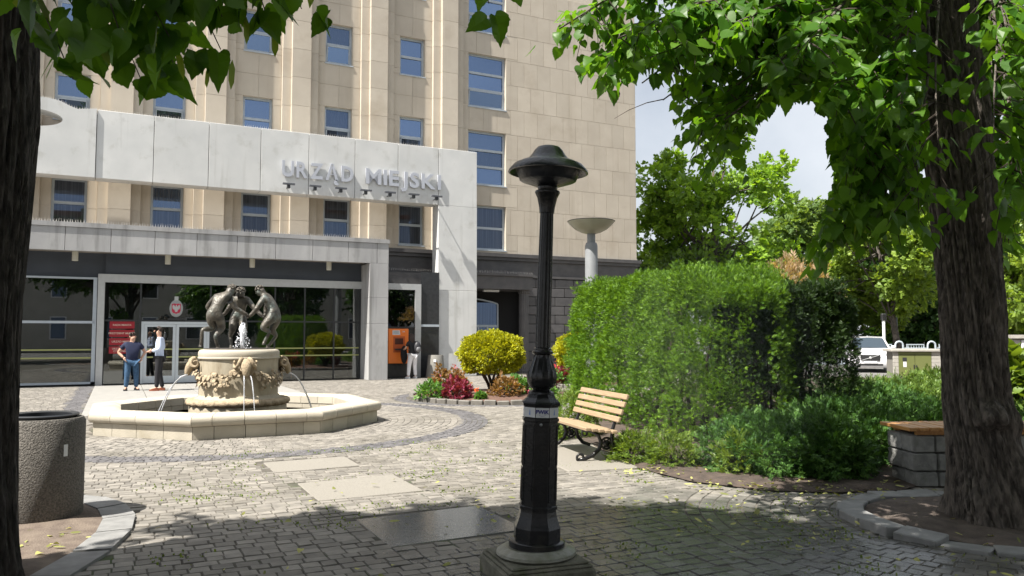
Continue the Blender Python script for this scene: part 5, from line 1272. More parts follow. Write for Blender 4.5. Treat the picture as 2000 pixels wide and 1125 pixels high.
def bark_trunk(path, n=150, step=.03, bumps=(), twist=.25, ridge=.02, flare=0.0, seed=0.0):
    """path: (x,y,z,r) down the stem; ridged bark and burls as real relief"""
    zs = [p[2] for p in path]; H_ = np.arange(zs[0], zs[-1], step); V = []; F = []
    for z in H_:
        x = np.interp(z, zs, [p[0] for p in path]); y = np.interp(z, zs, [p[1] for p in path]); r = np.interp(z, zs, [p[3] for p in path])
        for q in range(n):
            a = 2 * math.pi * q / n; aa = a + twist * z
            v1 = noise.noise((math.cos(aa) * 7.5, math.sin(aa) * 7.5, z * .8 + seed)); v2 = noise.noise((math.cos(aa) * 17, math.sin(aa) * 17, z * 2.0 + seed + 9)); v3 = noise.noise((math.cos(a) * 1.4, math.sin(a) * 1.4, z * .8 + seed))
            rr = r * (1 + .07 * v3) + ridge * .5 * v2 - ridge * 1.5 * max(0, 1 - abs(v1) * 7.5) - ridge * .8 * max(0, 1 - abs(v2) * 5)
            if flare > 0 and z < .6: rr += flare * math.exp(-z * 5.5) * (.65 + .55 * math.sin(a * 5 + 1.3))
            for (bz, ba, amp, sz, sa) in bumps:
                da = math.atan2(math.sin(a - ba), math.cos(a - ba)); g = math.exp(-((z - bz) / sz) ** 2 - (da / sa) ** 2)
                rr += amp * g * (1 + .35 * noise.noise((a * 7, z * 11, 2 + seed)))
            V.append((x + rr * math.cos(a), y + rr * math.sin(a), z))
    m = len(H_)
    for i in range(m - 1):
        for q in range(n): F.append((i * n + q, i * n + (q + 1) % n, (i + 1) * n + (q + 1) % n, (i + 1) * n + q))
    return MB().add(V, F)
def bough_path(a, b, droop=.25, n=10, wob=.08):
    a, b = Vector(a), Vector(b); L_ = (b - a).length; out = []
    ph = random.random() * 9
    for i in range(n):
        t = i / (n - 1); p = a.lerp(b, t); p.z += droop * L_ * math.sin(math.pi * t) * .5
        p += Vector((math.sin(5 * t + ph), math.cos(4 * t + ph), 0)) * wob * L_ * .2 * math.sin(math.pi * t); out.append(p)
    return out
def leaves_on(path, t0, dens, tw_len, lsize, hang, acc, tw, size_j=.38, spread=1.0):
    """leafy twigs along a bough; acc collects (pos, dir, normal, size), tw collects twig lines"""
    n = len(path); tot = sum((path[i + 1] - path[i]).length for i in range(n - 1)); k = max(2, int(tot * (1 - t0) * dens))
    for j in range(k):
        t = t0 + (1 - t0) * (j + random.random()) / k; f = t * (n - 1); i = min(int(f), n - 2); p = path[i].lerp(path[i + 1], f - i)
        ax = (path[i + 1] - path[i]).normalized(); d = Vector((random.gauss(0, 1), random.gauss(0, 1), random.gauss(0, .35) - .15)) * spread + ax * .7; d.normalize()
        L_ = tw_len * random.uniform(.5, 1.25); pts = [p + d * L_ * s - Vector((0, 0, .28 * L_ * s * s)) for s in (0, .35, .7, 1)]
        tw.append(pts); m = max(3, int(L_ / .055))
        for q in range(m):
            s = .15 + .85 * q / m; b = p + d * L_ * s - Vector((0, 0, .28 * L_ * s * s)); sd = d.cross(Vector((0, 0, 1)))
            sd = sd.normalized() if sd.length > .05 else Vector((1, 0, 0))
            o = sd * (1 if q % 2 else -1) * random.uniform(.4, 1.1) + d * random.uniform(.2, .9) + Vector((0, 0, -hang * random.uniform(.3, 1.2)))
            b = b + o.normalized() * .03
            nn = Vector((random.gauss(0, .35), random.gauss(0, .35), 1)) if hang < 1 else Vector((random.gauss(0, .7), random.gauss(-.5, .5), random.gauss(.6, .4)))
            acc.append((b, o.normalized(), nn, lsize * random.uniform(1 - size_j, 1 + size_j)))
def leaf_parts(root, acc, m, near=290, minpx=9, mname='leaf', tv=LEAF_V, tf=LEAF_F):
    """the leaves that show largest become pieces, the others one mass"""
    P = np.array([a[0][:] for a in acc]); D = np.array([a[1][:] for a in acc]); N_ = np.array([a[2][:] for a in acc]); S = np.array([a[3] for a in acc]); sh = rng.random(len(acc))
    M = basis(D, N_) * S[:, None, None]; n_ = len(P)
    M = M * np.stack([rng.uniform(.72, 1.1, n_), rng.uniform(.8, 1.1, n_), rng.uniform(-.8, 2.2, n_)], 1)[:, None, :]
    rank = []
    for i, p in enumerate(P):
        px, py = proj(*p); rank.append(S[i] / max(.3, p[1]) if (0 <= px <= 2000 and 0 <= py <= 1125 and p[1] > .3) else -1)
    order = np.argsort(-np.array(rank)); first = [i for i in order[:near] if rank[i] > 0]; rest = np.array([i for i in range(len(P)) if i not in set(first)])
    ms = [tmpl_mesh(mname, tv, tf, k / 7, m) for k in range(8)]
    rl = np.array(root.location)
    for i in first:
        o = mesh_obj(mname, ms[int(sh[i] * 7.99)], None, root); MM = Matrix(M[i].tolist()).to_4x4(); MM.translation = Vector((P[i] - rl).tolist()); o.matrix_local = MM
    tag(mesh_obj('foliage', scatter('foliage', [(tv, tf, M[rest], P[rest] - rl, sh[rest])], m), None, root), kind='stuff')
def twig_part(root, tw, rad, name='twigs', m=None):
    b = MB(); rl = Vector(root.location)
    for pts in tw: b.tube([p - rl for p in pts], [rad, rad * .8, rad * .55, rad * .3][:len(pts)], 4)
    tag(b.build(name, m or TWIG, root), kind='stuff')

# ---------------------------------------------------------------- right linden
LIND = leaf_mat('linden_leaf', (.08, .19, .02), .52, .30, .42)
rt = empty('linden_tree', TREE_R, 0, 'big linden with burled dark trunk at the right edge of the square', 'tree')
P0 = TREE_R
tp = [(.10, .0, -.05, .37), (.06, 0, .15, .345), (.0, 0, .45, .30), (-.05, 0, .75, .275), (-.08, 0, 1.05, .272), (-.09, 0, 1.35, .258), (-.11, 0, 2.0, .262), (-.14, 0, 2.8, .272), (-.18, 0, 3.6, .27), (-.22, 0, 4.4, .24), (-.20, 0, 5.6, .19), (-.1, 0, 7.2, .12), (0, 0, 8.6, .05)]
bark_trunk(tp, 210, .03, ((.93, R(-100), .165, .11, .45), (.79, R(-100), -.065, .04, .45), (1.06, R(-95), -.03, .05, .5), (.86, R(-40), .06, .10, .3), (.38, R(-52), .12, .17, .5), (.22, R(-140), .05, .15, .5), (3.35, R(-110), .02, .08, .2)), .25, .026, .13).build('trunk', BARK, rt, 'all')
ENDS = [(0.38, 6.2, 4.06), (0.76, 6.6, 3.95), (0.77, 5.6, 3.75), (1.14, 6.8, 3.81), (1.53, 7.0, 3.54), (1.19, 5.8, 3.73), (1.91, 7.4, 3.39), (1.71, 6.2, 3.54), (2.08, 6.6, 3.28), (1.74, 5.2, 3.4), (2.16, 6.0, 3.33), (1.9, 5.0, 3.47), (2.08, 5.0, 3.17), (2.34, 5.2, 2.95), (2.06, 5.6, 2.54), (2.17, 5.6, 2.17), (2.14, 5.2, 2.47), (2.58, 5.8, 2.31), (2.58, 5.4, 2.5), (2.43, 4.9, 2.65), (2.69, 5.2, 2.33), (2.74, 5.0, 2.8), (2.85, 4.6, 2.79), (3.14, 4.9, 2.32), (3.41, 5.5, 3.43), (3.2, 5.0, 3.58), (2.63, 5.2, 3.45), (1.6, 5.5, 3.83), (1.05, 6.5, 4.34), (1.85, 7.5, 4.75), (5.1, 8.0, 2.3)] + [(1.40, 7.2, 3.78), (1.59, 6.6, 3.34), (2.0, 7.0, 3.44), (2.16, 7.4, 3.3), (1.64, 6.0, 3.26), (.78, 6.0, 3.8), (2.07, 5.4, 2.0), (2.37, 5.6, 2.09), (2.57, 5.5, 2.15), (2.04, 5.6, 2.31), (2.13, 5.3, 2.34), (2.84, 5.6, 2.24), (2.45, 5.4, 2.56), (1.5, 6.9, 3.75), (1.0, 6.9, 4.1), (1.3, 6.2, 3.95), (5.2, 8.0, 4.4), (5.45, 8.5, 3.95), (5.15, 8.0, 3.4), (5.4, 8.5, 3.0), (4.95, 7.6, 3.8), (5.3, 8.2, 2.7), (5.0, 7.7, 4.6)]
acc = []; tw = []; lim = MB()
def in_gap(p):
    px, py = proj(*p); return ((px - 1545) / 88) ** 2 + ((py - 330) / 150) ** 2 < 1.15
for i, (ex, ey, ez) in enumerate(ENDS):
    if i in (8, 10, 34): continue
    ez += .26 if ez < 2.75 else 0; e = Vector((ex, ey, ez)); near_ = 19 <= i <= 26; z0 = min(5.2, max(3.7, ez + random.uniform(.5, 1.1))); a = Vector((P0.x - .32, P0.y + .05, z0)) if not near_ else Vector((P0.x + (.15 if ex > 2.8 else -.4), P0.y - .1, 4.6 + random.random())); pth_ = bough_path(a, e, .22 if not near_ else .05)
    k0 = max([q for q in range(10) if in_gap(pth_[q])] + [-1]) + 1
    if k0 < 8: lim.tube([p - P0 for p in pth_[k0:]], [(.020 if near_ else .022 if ez < 2.9 else .034) * (1 - .82 * q / 9) for q in range(k0, 10)], 6)
    low = ez < 2.9
    leaves_on(pth_, (.45 if ex > 2.8 else .66) if near_ else .30 if not low else .5, (26 if ex > 2.8 else 15) if near_ else 23 if not low else 19, .40, .098, .95, acc, tw)
# the crown above
random.seed(21)
for i in range(74):
    a_ = random.random() * 6.283; rr_ = 4.1 * math.sqrt(random.random()); z_ = 4.7 + random.random() * 4.2
    rr_ *= (1 - .45 * ((z_ - 5.5) / 4.2) ** 2 if z_ > 5.5 else .85); e = Vector((P0.x + rr_ * math.cos(a_) - .2, P0.y + rr_ * math.sin(a_) * .95, z_))
    if e.y > .5 and proj(*e)[1] > -30 and e.y < 5.2 and proj(*e)[0] < 1400: continue
    a = Vector((P0.x - .15, P0.y, min(7.8, max(4.9, z_ - random.uniform(.6, 1.6))))); pth_ = bough_path(a, e, .15)
    lim.tube([p - P0 for p in pth_], [.05 * (1 - .85 * q / 9) for q in range(10)], 6); leaves_on(pth_, .35, 10, .55, .11, .6, acc, tw)
lim.build('limbs', BARK, rt, 'all')
def keep(a):
    px, py = proj(*a[0]); p = 1.0
    if 1800 < px < 1965 and py < 360 and a[0].y < P0.y: p = .10
    if ((px - 1545) / 88) ** 2 + ((py - 330) / 150) ** 2 < 1 + .35 * noise.noise((px * .02, py * .02, 0)): p = 0
    if ((px - 1262) / 62) ** 2 + ((py - 250) / 105) ** 2 < 1 + .35 * noise.noise((px * .02, py * .02, 0)): p = 0
    if 1000 < px < 1092: p = .1
    return random.random() < p
acc = [a for a in acc if keep(a)]
tw = [t for t in tw if keep((t[-1],)) and not in_gap(t[0]) and not in_gap(t[2])]
leaf_parts(rt, acc, LIND); twig_part(rt, tw, .006)
# pale bracts with the seed clusters
ac2 = []
for q in range(260):
    b, d, nn, s = random.choice(acc); ac2.append((b - Vector((0, 0, .02)), Vector((random.gauss(0, .3), random.gauss(0, .3), -1)), Vector((random.gauss(0, 1), random.gauss(-1, .5), .2)), .09))
BRM = leaf_mat('linden_bract', (.16, .24, .05), .5, .25)
P_ = np.array([a[0][:] for a in ac2]) - np.array(P0); tag(mesh_obj('bracts', scatter('bracts', [(BRACT_V, BRACT_F, basis(np.array([a[1][:] for a in ac2]), np.array([a[2][:] for a in ac2])) * .09, P_, rng.random(len(ac2)))], BRM), None, rt), kind='stuff')

# ---------------------------------------------------------------- left linden: trunk at the edge, crown overhead
LIND2 = leaf_mat('linden_leaf_near', (.07, .165, .02), .55, .28, .4)
lt = empty('linden_tree', TREE_L, 0, 'linden with dark bark at the left edge, leaves hanging into the sky', 'tree')
tp = [(-.04, 0, -.05, .38), (-.04, 0, .3, .36), (-.05, 0, .8, .345), (-.05, 0, 1.6, .345), (-.02, 0, 2.4, .36), (.0, 0, 3.0, .36), (.0, 0, 3.8, .33), (.1, -.1, 5, .28), (.3, -.3, 6.5, .18), (.4, -.4, 8.2, .06)]
bark_trunk(tp, 230, .03, (), .1, .024, .06, 4.0).build('trunk', mat('dark_linden_bark', (.07, .058, .05), .95, col2=(.015, .013, .011), scale=3, stretch=(9, 9, 2.6), bump=1.0, bscale=6, stain=((.12, .105, .09), 6, .62, .75)), lt, 'all')
acc = []; tw = []; lim = MB(); random.seed(5)
HANG = [(-1.53, 2.7, 2.49), (-1.37, 2.5, 2.58), (-1.21, 2.4, 2.51), (-1.09, 2.5, 2.53), (-1.34, 2.8, 2.52), (-0.98, 2.6, 2.56), (-1.26, 2.9, 2.58), (-0.85, 2.7, 2.69), (-0.71, 2.6, 2.7), (-0.94, 2.5, 2.63), (-0.09, 3.0, 2.89)]
for i, (ex, ey, ez) in enumerate(HANG):
    e = Vector((ex, ey, ez)); a = e + Vector((-.5 + random.uniform(-.2, .2), random.uniform(-.5, .1), .95)); pth_ = bough_path(a, e, .15, 10, .1)
    lim.tube([p - TREE_L for p in pth_], [.007 * (1 - .75 * q / 9) for q in range(10)], 5)
    n_ = 40 if i < 10 else 5
    for q in range(n_):
        t = .45 + .55 * q / n_ if i < 10 else .9 + .1 * q / n_; f = t * 9; k = min(int(f), 8); b = pth_[k].lerp(pth_[k + 1], f - k) + Vector((random.gauss(0, .07), random.gauss(0, .07), random.gauss(0, .04)))
        acc.append((b, Vector((random.gauss(0, .45), random.gauss(0, .45), -1)).normalized(), Vector((random.gauss(0, .8), -1 + random.gauss(0, .6), random.gauss(.5, .4))), random.uniform(.075, .125)))
HB = len(acc)
CL = Vector((-2.7, 1.4, 6.6))
for i in range(230):
    u = Vector((random.gauss(0, 1), random.gauss(0, 1), random.gauss(0, 1))).normalized() * random.random() ** .4
    e = CL + Vector((u.x * 4.9, u.y * 3.7, u.z * 2.3))
    if e.y > 0 and proj(*e)[1] > -60: e.z += 1.6
    a = Vector((TREE_L.x + .2, TREE_L.y - .3, min(7.5, max(4.2, e.z - random.uniform(.3, 1.2))))); pth_ = bough_path(a, e, .12)
    lim.tube([p - TREE_L for p in pth_], [.05 * (1 - .85 * q / 9) for q in range(10)], 6); leaves_on(pth_, .4, 8, .65, .125, .4, acc, tw)
lim.build('limbs', BARK, lt, 'all'); leaf_parts(lt, acc, LIND2); twig_part(lt, tw, .006)
bx = []
for q in range(44):
    b, d, nn, s = acc[random.randrange(HB)]; bx.append((b + Vector((random.gauss(0, .04), random.gauss(0, .04), -.04)), Vector((random.gauss(0, .3), random.gauss(0, .3), -1)), Vector((random.gauss(0, 1), -1, .2))))
P_ = np.array([a[0][:] for a in bx]) - np.array(TREE_L)
tag(mesh_obj('bracts', scatter('bracts', [(BRACT_V, BRACT_F, basis(np.array([a[1][:] for a in bx]), np.array([a[2][:] for a in bx])) * .095, P_, rng.random(len(bx)))], BRM), None, lt), kind='stuff')

# ---------------------------------------------------------------- trees farther off
def far_tree(loc, c, r, n, size, m, label, nclump=26, clump=.34, trunk_r=.25, T=CHEST, name='tree', seed=0, trunk_top=None):
    random.seed(seed); root = empty(name, loc, 0, label, 'tree'); c = Vector(c); G = []; b = MB(); base_ = Vector((0, 0, 0))
    PP = []; NN = []; top = Vector((c.x, c.y, c.z + r[2] * .55)); b.tube([base_, base_.lerp(top, .4) + Vector((.1, 0, 0)), top], [trunk_r, trunk_r * .75, trunk_r * .2], 10)
    for k in range(nclump):
        u = Vector((random.gauss(0, 1), random.gauss(0, 1), random.gauss(0, 1))).normalized() * (.35 + .6 * random.random() ** .5)
        cc = c + Vector((u.x * r[0], u.y * r[1], u.z * r[2])); q = clump * random.uniform(.6, 1.25)
        P_, N_ = ellipsoid_shell(n // nclump, cc, (r[0] * q, r[1] * q, r[2] * q * .62), .35, .25); PP.append(P_); NN.append(N_)
        t = random.uniform(.25, .9); s = base_.lerp(top, t); pth_ = bough_path(s, cc, .1, 6); b.tube(pth_, [trunk_r * .3 * (1 - .8 * i / 5) for i in range(6)], 5)
    b.build('trunk', BARK, root, 'all'); P_ = np.concatenate(PP); N_ = np.concatenate(NN); q = P_[:, 2] > .3
    tag(mesh_obj('crown', scatter('crown', spray_groups(P_[q], N_[q], size, T, -.1, .7), m), None, root), kind='stuff'); return root
CHM = leaf_mat('chestnut_leaf', (.18, .31, .04), .45, .45); PALE = leaf_mat('pale_linden_leaf', (.17, .26, .045), .4, .4); FARL = leaf_mat('far_leaf', (.13, .21, .06), .35, .35); DKL = leaf_mat('deep_leaf', (.04, .09, .022), .35, .35)
far_tree((11.6, 45, 0), (0, 0, 8.4), (4.6, 4, 5.2), 7500, .42, CHM, 'tall chestnut tree rising behind the corner of the office building', 54, .25, .35, seed=3)
far_tree((21.6, 44, 0), (-1.4, 0, 6.0), (4.0, 3.2, 3.8), 7500, .42, PALE, 'pale green linden in the sun beyond the dark hedge', 34, .33, .2, seed=4)
far_tree((22.5, 62, 0), (0, 0, 7.5), (3.6, 3, 5.2), 4500, .55, FARL, 'slim far tree against the sky right of the chestnut', 30, .28, .25, seed=5)
far_tree((9.3, 54, 0), (0, 0, 4.2), (3, 3, 3.0), 3500, .5, FARL, 'low tree beside the corner of the office building', 20, .4, .25, seed=6)
far_tree((17.0, 52, 0), (0, 0, 4.3), (4.6, 3, 3.2), 5000, .5, CHM, 'broad green tree below and right of the chestnut', 26, .36, .3, seed=7)
far_tree((22.6, 36, 0), (0, 0, 3.6), (2.6, 2.2, 2.8), 4500, .38, PALE, 'sunlit tree between the linden trunk and the brick house', 26, .36, .2, seed=8)
far_tree((27, 56, 0), (0, 0, 4.6), (5, 3, 4.2), 5000, .55, DKL, 'dark tree behind the pale blue fence', 28, .36, .3, seed=9)
far_tree((36, 70, 0), (0, 0, 7), (6, 4, 6), 5000, .7, FARL, 'large far tree left of the brick house', 30, .34, .35, seed=10)
far_tree((19.5, 47, 0), (0, 0, 3.2), (3.4, 2, 2.6), 3800, .45, PALE, 'light green tree directly behind the white car', 24, .36, .2, seed=11)
far_tree((21.5, 30, 0), (0, 0, 5.0), (3.0, 2.6, 3.0), 5000, .36, PALE, 'leafy tree above the white shed', 28, .34, .22, seed=12)

# behind the photographer: unseen lindens added to block sky light, and what the lobby glass mirrors
far_tree((2.2, -3.0, 0), (0, 0, 7.6), (6.5, 4.0, 2.6), 9000, .42, DKL, 'unseen linden behind the photographer, added to block sky light over the square', 44, .36, .3, seed=16)
far_tree((-8.5, -2.0, 0), (0, 0, 7.6), (5.0, 3.6, 2.8), 7000, .42, DKL, 'unseen linden added behind and left of the photographer to block sky light', 40, .36, .3, seed=17)
far_tree((13, -6, 0), (0, 0, 5.5), (3.6, 3.4, 3.6), 3000, .5, DKL, 'linden behind the photographer mirrored in the lobby glass', 24, .4, .3, seed=13)
far_tree((20, -9, 0), (0, 0, 5.5), (4.0, 3.6, 4.0), 3000, .5, DKL, 'second linden behind the photographer mirrored in the lobby glass', 24, .4, .3, seed=14)
far_tree((27, -2, 0), (0, 0, 5.5), (4.0, 3.6, 4.0), 3000, .5, DKL, 'third linden behind the photographer mirrored in the lobby glass', 24, .4, .3, seed=15)
opp = empty('street_building', (24, -30, 0), R(35), 'pale rendered building behind the photographer mirrored in the glass', 'building')
MB().box(-22, 22, 0, 10, 0, 13).build('wall', mat('pale_render', (.40, .38, .34), .9, var=.15, scale=1), opp); MB().box(-22.4, 22.4, -.4, 10.4, 13, 13.5).build('roof', mat('red_tiles', (.36, .10, .05), .8, var=.3, scale=3), opp)
for i in range(11):
    for z in (1.2, 5.2, 9.2):
        w_ = MB().box(-20.6 + i * 4, -19.2 + i * 4, 9.95, 10.08, z, z + 2.2).build('window', PAINTW, opp); MB().box(-20.5 + i * 4, -19.3 + i * 4, 10.081, 10.1, z + .1, z + 2.1).build('pane', WPANE2, w_)

# ---------------------------------------------------------------- hedges and shrubs
def sp_shrub(name, loc, label, cat, groups_PN, size, m, T, stems=(), updown=.3, jit=.5, group=None, kind_stems=TWIG):
    root = empty(name, loc, 0, label, cat, group); P_ = np.concatenate([g[0] for g in groups_PN]); N_ = np.concatenate([g[1] for g in groups_PN])
    q = P_[:, 2] > .0; tag(mesh_obj('foliage', scatter('foliage', spray_groups(P_[q], N_[q], size, T, updown, jit), m), None, root), kind='stuff')
    if stems:
        b = MB()
        for pts, r in stems: b.tube(pts, [r * (1 - .7 * i / (len(pts) - 1)) for i in range(len(pts))], 6)
        b.build('stems', kind_stems, root, 'all')
    return root
def hedge_points(n, path, hw, h, seed, sparse=None, depth=.35):
    """points through a clipped hedge following path, denser at its skin"""
    P_ = []; N_ = []; L_ = [(Vector(path[i]), Vector(path[i + 1])) for i in range(len(path) - 1)]; tot = sum((b - a).length for a, b in L_)
    while len(P_) < n:
        u = random.random() * (tot + 2 * hw) - hw; a, b = L_[0]; acc_ = 0
        for (a, b) in L_:
            l = (b - a).length
            if u <= acc_ + l or (a, b) == L_[-1]: break
            acc_ += l
        ax = (b - a).normalized(); sd = Vector((-ax.y, ax.x, 0)); base_ = a + ax * (u - acc_)
        end = max(0, -u, u - tot) / hw
        f = random.random(); k = 1 - depth * random.random() ** 1.6
        if f < .30: w = random.uniform(-1, 1); z = h; nn = Vector((0, 0, 1)); w *= .95
        else: w = random.choice((-1, 1)); z = random.random() ** .9 * h; nn = sd * w
        wl = math.sqrt(max(0, 1 - end * end)); bump = 1 + .16 * noise.noise((base_.x * 1.5 + seed, base_.y * 1.5, z * 1.5)) + .20 * noise.noise((base_.x * 4.2 + seed, base_.y * 4.2, z * 3.2)) + .08 * noise.noise((base_.x * 9 + seed, base_.y * 9, z * 7)); taper = 1 - .12 * (z / h) ** 4
        p = base_ + sd * (w * hw * wl * taper * bump * (k if f >= .3 else 1)); p.z = z * (bump * .5 + .5) * (k * .3 + .7 if f < .3 else 1) * (1 - .10 * end)
        if end > 0: nn = nn + ax * (1 if u > tot else -1) * end
        if sparse and random.random() > sparse(p): continue
        P_.append(p[:]); N_.append((nn.normalized() + Vector((0, 0, .25)))[:])
    return np.array(P_), np.array(N_)
def clumps(PN, k, rad):
    """each point becomes a tuft of k sprays fanned round it"""
    P_, N_ = PN; n = len(P_); o = rng.normal(0, 1, (n, k, 3)); o /= np.linalg.norm(o, axis=2, keepdims=True)
    s = np.sign((o * N_[:, None, :]).sum(2, keepdims=True)); o = o * np.where(s == 0, 1, s)
    Q = P_[:, None, :] + o * rad * rng.uniform(.35, 1, (n, k, 1)); D = o + N_[:, None, :] * .6
    return Q.reshape(-1, 3), (D / np.linalg.norm(D, axis=2, keepdims=True)).reshape(-1, 3)
YEW = leaf_mat('yew_green', (.095, .195, .013), .3, .5, .5); YEWD = leaf_mat('dark_thuja_green', (.022, .050, .010), .2, .5, .55); GOLD = leaf_mat('gold_shrub_leaf', (.35, .37, .02), .3, .35, .45)
JUN = leaf_mat('juniper_green', (.05, .125, .02), .2, .45, .55); JUNL = leaf_mat('light_juniper_green', (.10, .17, .03), .25, .4); YG = leaf_mat('yellow_green_leaf', (.12, .19, .028), .35, .4)
random.seed(31)
H1 = [(0, 0, 0), (.55, -2.2, 0), (1.15, -4.6, 0)]
hp_ = clumps(hedge_points(8600, H1, .90, 2.48, 1, lambda p: .6 if p.z < .35 else 1, .30), 10, .11)
sp_shrub('yew_hedge', (2.15, 16.6, 0), 'tall bright green clipped yew hedge behind the bench', 'hedge', [hp_], .072, YEW, NEEDLE, [([Vector(H1[0]).lerp(Vector(H1[2]), t) + Vector((random.uniform(-.3, .3), 0, 0)), Vector(H1[0]).lerp(Vector(H1[2]), t) + Vector((random.uniform(-.4, .4), 0, 1.2)), Vector(H1[0]).lerp(Vector(H1[2]), t) + Vector((random.uniform(-.5, .5), 0, 2.2))], .035) for t in [i / 14 for i in range(15)]], .25, .30)
H2 = [(0, 0, 0), (.5, .05, 0), (1.03, .10, 0)]
hp_ = clumps(hedge_points(3600, H2, .48, 2.26, 5, lambda p: .35 if p.z < .8 else .6 if p.z < 1.3 else 1, .7), 10, .10)
sp_shrub('thuja_hedge', (3.62, 11.9, 0), 'dark shaded thuja hedge with bare stems right of the yew', 'hedge', [hp_], .075, YEWD, NEEDLE, [([Vector(H2[0]).lerp(Vector(H2[2]), t), Vector(H2[0]).lerp(Vector(H2[2]), t) + Vector((random.uniform(-.2, .2), random.uniform(-.1, .1), 1.0)), Vector(H2[0]).lerp(Vector(H2[2]), t) + Vector((random.uniform(-.4, .4), random.uniform(-.2, .2), 2.1))], .022) for t in [random.random() for i in range(34)]], .4, .6)
def globe(loc, rr, zc, label):
    P_, N_ = ellipsoid_shell(9000, (0, 0, zc), rr, .72, .12, 2.5, zc - rr[2] * .72)
    P2, N2 = ellipsoid_shell(900, (0, 0, zc), [q * .8 for q in rr], .3, .12, 2.5, zc - rr[2] * .5)
    sp_shrub('gold_shrub', loc, label, 'shrub', [(P_, N_), (P2, N2)], .085, GOLD, TUFT, [([Vector((random.uniform(-.06, .06), random.uniform(-.06, .06), .05)), Vector((math.cos(a) * .22, math.sin(a) * .22, .42)), Vector((math.cos(a) * .55, math.sin(a) * .55, .85))], .05) for a in [i * .63 for i in range(10)]], .3, .5)
globe((-.55, 21.2, .1), (.86, .84, .62), .98, 'round golden yellow shrub in the flower bed near the fountain')
globe((2.25, 25.6, .1), (.86, .84, .62), .98, 'golden yellow shrub half hidden by the yew hedge')
def mound(loc, r, h, m, label, cat='shrub', n=3200, size=.095, T=NEEDLE, name='juniper', updown=.15, group=None, lo=.55):
    P_, N_ = ellipsoid_shell(n, (0, 0, h * .35), (r, r, h * .7), lo, .35, 2.2, .01)
    return sp_shrub(name, loc, label, cat, [(P_, N_)], size, m, T, [([Vector((0, 0, 0)), Vector((math.cos(a) * r * .4, math.sin(a) * r * .4, h * .4)), Vector((math.cos(a) * r * .8, math.sin(a) * r * .8, h * .6))], .018) for a in [i * .9 for i in range(7)]], updown, .6, group)
mound((3.05, 9.45, 0), .72, .60, JUN, 'spreading green juniper with bare twigs left of the stone seat', n=5600)
mound((3.55, 9.1, 0), .50, .60, JUN, 'dense dark juniper touching the stone seat', n=5000)
mound((4.35, 10.3, 0), .95, .68, JUN, 'wide juniper rising behind the stone seat', n=7000)
mound((5.6, 11.0, 0), 1.0, .66, JUN, 'juniper behind the linden trunk', n=6000)
mound((5.7, 12.9, 0), 1.1, .78, JUN, 'juniper at the right end of the dark hedge', n=6000)
mound((7.5, 15.2, 0), 1.5, .62, JUNL, 'sunlit yellowish juniper in front of the white car', n=4600, size=.15)
mound((9.2, 16.6, 0), 1.5, .72, JUNL, 'sunlit juniper in front of the green utility cabinet', n=4600, size=.15)
mound((7.3, 9.9, 0), 1.0, .8, JUN, 'juniper right of the linden trunk', n=4000)
mound((9.3, 14.6, 0), .6, 1.25, YG, 'leafy bright green bush left of the linden trunk', n=900, size=.26, T=[(LEAF_V * .8, LEAF_F)], name='leafy_bush')
mound((1.98, 9.75, 0), .28, .36, YG, 'small yellow green shrub beside the park bench', n=900, size=.09, name='small_shrub')
mound((2.62, 9.15, 0), .27, .42, YG, 'small yellow green shrub in the soil before the juniper', n=800, size=.09, name='small_shrub')
mound((1.55, 10.15, 0), .28, .32, YG, 'low green shrub crowding the end of the park bench', n=1000, size=.09, name='small_shrub')
mound((.95, 12.75, 0), .42, .62, YG, 'yellow green shrub seen between lamp post and bench', n=1500, size=.10, name='small_shrub')
mound((.55, 12.3, 0), .26, .40, YG, 'little yellow green shrub left of the lamp post', n=700, size=.09, name='small_shrub')
SMK = leaf_mat('smoke_plume', (.34, .265, .17), .35, .3)
P_, N_ = ellipsoid_shell(2600, (0, 0, 2.15), (1.35, .8, 1.25), .6, .3, 2.5, 2.4)
sp_shrub('smoke_bush', (7.1, 20.5, 0), 'tan plumed smoke bush showing over the dark hedge', 'shrub', [(P_, N_)], .26, SMK, NEEDLE, [([Vector((x, 0, 0)), Vector((x * 1.5, 0, 1.2)), Vector((x * 2, 0, 2.4))], .04) for x in (-.8, -.3, .3, .8)], .5, .6)
# flower bed plants
random.seed(8)
GRN = leaf_mat('bedding_green', (.10, .22, .045), .3, .35); PUR = leaf_mat('burgundy_leaf', (.22, .035, .065), .3, .4); TAN = leaf_mat('bronze_leaf', (.22, .13, .05), .3, .4); DKR = leaf_mat('dark_red_leaf', (.06, .018, .022), .25, .4); PNK = leaf_mat('pink_flower', (.55, .12, .20), .4, .3); ORG_ = leaf_mat('orange_flower', (.75, .16, .03), .3, .2)
for (x, y, r, h, m, lb_, s_) in ((-1.95, 19.3, .34, .34, GRN, 'green cushion plant at the left of the flower bed', .09), (-1.35, 19.15, .30, .42, PUR, 'burgundy leaved plant at the front of the flower bed', .10), (-1.75, 20.0, .28, .62, TAN, 'bronze plant with tall stalks behind the green cushion', .10), (-1.35, 19.9, .22, .55, TAN, 'second bronze stalked plant behind the burgundy one', .10),
                              (-.15, 19.55, .36, .44, TAN, 'bronze mound below the golden shrub', .10), (.15, 20.1, .3, .42, GRN, 'green plant under the golden shrub', .10), (.75, 20.1, .36, .55, DKR, 'dark red shrub at the right of the flower bed', .10), (.75, 19.2, .28, .32, GRN, 'light green cushion beside the lamp post', .09), (-.75, 18.95, .12, .14, GRN, 'tiny green tuft at the bed edge', .06)):
    mound((x, y, .08), r, h, m, lb_, 'plant', 520, s_ * 1.15, TUFT, 'bedding_plant', .4)
